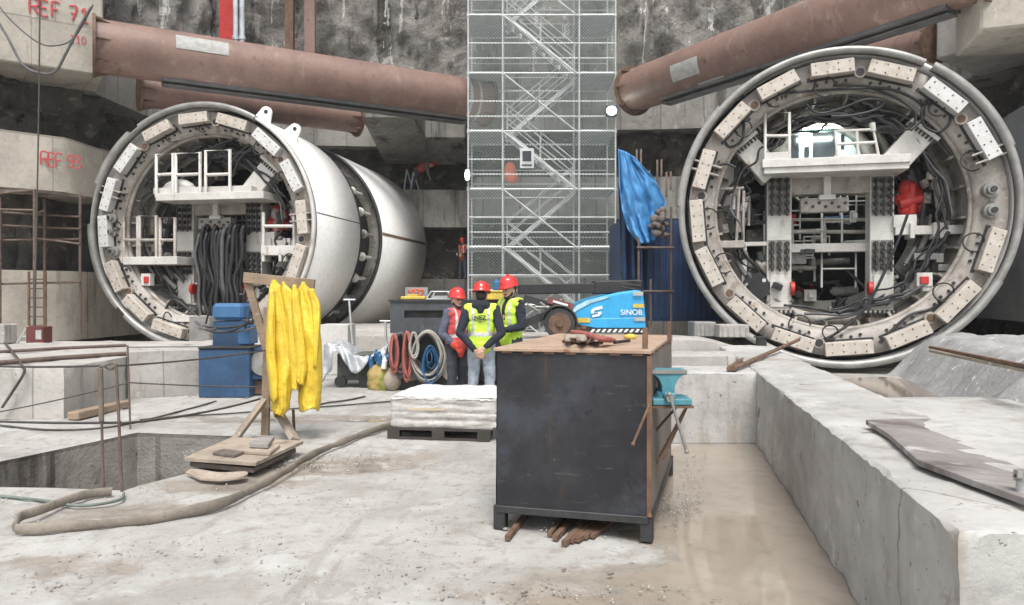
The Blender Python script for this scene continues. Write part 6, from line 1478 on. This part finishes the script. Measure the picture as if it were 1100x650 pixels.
person('bearded man on the left in a red vest with blue grey sleeves and red gloves', (pA.x, 10.75, 0), R(-128), .95,
       J(ell=(-.26, -.02, 1.10), elr=(.26, -.05, 1.12), wrl=(-.14, .18, .92), wrr=(.16, .16, .92), hdl=(.2, .5, -.7), hdr=(-.2, .4, -.8), look=(.35, 1, -.05)),
       dict(jacket=greyb, trousers=dtrou, vest=redvest, gloves=glove, beard=True, tape=True))
person('tall bearded man in a lime vest with navy sleeves, rightmost of the three', (pC.x, 10.7, 0), R(128), 1.045,
       J(ell=(-.27, .02, 1.12), elr=(.28, -.02, 1.12), wrl=(-.10, .27, 1.06), wrr=(.08, .28, 1.08), hdl=(.7, .3, 0), hdr=(-.7, .3, 0), look=(-.1, 1, -.22), head=(0, .03, 1.61), curl=.8),
       dict(jacket=navy, trousers=dtrou, vest=hivis, beard=True, front=True))
ov = mat('orange_red_vest', (.55, .12, .07)); 
pD = P(450, 200, 31.3)
person('distant worker bending down on the lower concrete beam of the back wall', (pD.x, 31.35, 6.0), R(-95), .98,
       J(pelvis=(0, -.1, .88), waist=(0, .0, .98), chest=(0, .24, 1.08), neck=(0, .40, 1.15), head=(0, .52, 1.13), shl=(-.18, .34, 1.10), shr=(.18, .34, 1.10), ell=(-.2, .38, .82), elr=(.2, .4, .82), wrl=(-.12, .45, .6), wrr=(.12, .48, .6), hipl=(-.1, -.1, .86), hipr=(.1, -.1, .86), knl=(-.12, .05, .48), knr=(.14, -.15, .48), anl=(-.14, 0, .09), anr=(.16, -.25, .09), look=(0, .6, -.8)),
       dict(jacket=mat('beige_cloth', (.30, .24, .19)), trousers=greyb, vest=ov, tape=False), face=False, vox=.025)
pE = P(497, 298, 31.3)
person('distant worker standing in the dark recess left of the scaffold tower', (pE.x, 31.35, 2.3), R(150), .98,
       J(wrl=(-.1, .3, 1.05), wrr=(.1, .3, 1.1), look=(0, 1, -.3)), dict(jacket=dtrou, trousers=greyb, vest=ov), face=False, vox=.025)
for k, (x, y0, y1) in enumerate(((434, 182, 206), (441, 185, 204))):
    b = MB(); a_, c_ = P(x + 3, y0, 31.2), P(x, y1, 31.2); c_.z = 6.0; b.cyl(a_, c_, .04, n=8); b.cyl(a_, V(a_.x + .25, 31.2, 6.0), .03, n=8); tag(b.build('tripod_stand', galv), 'pale tripod leg set beside the distant bending worker', 'tripod', 'tripods beside the bending worker')
for l in [c for c in bpy.data.objects if c.name.startswith('t.')]: bpy.data.objects.remove(l)

b = MB(); b.bx(-62, 62, -32, 62, -2.1, 19.4); hz = b.build('haze', []); tag(hz, kind='stuff')
hm = bpy.data.materials.new('haze_air'); hm.use_nodes = True; nt = hm.node_tree
for n_ in list(nt.nodes):
    if n_.type != 'OUTPUT_MATERIAL': nt.nodes.remove(n_)
pv = nt.nodes.new('ShaderNodeVolumePrincipled'); pv.inputs['Color'].default_value = (.93, .95, .96, 1); pv.inputs['Density'].default_value = .0007
nt.links.new(pv.outputs[0], [n_ for n_ in nt.nodes if n_.type == 'OUTPUT_MATERIAL'][0].inputs['Volume']); hz.data.materials.clear(); hz.data.materials.append(hm)
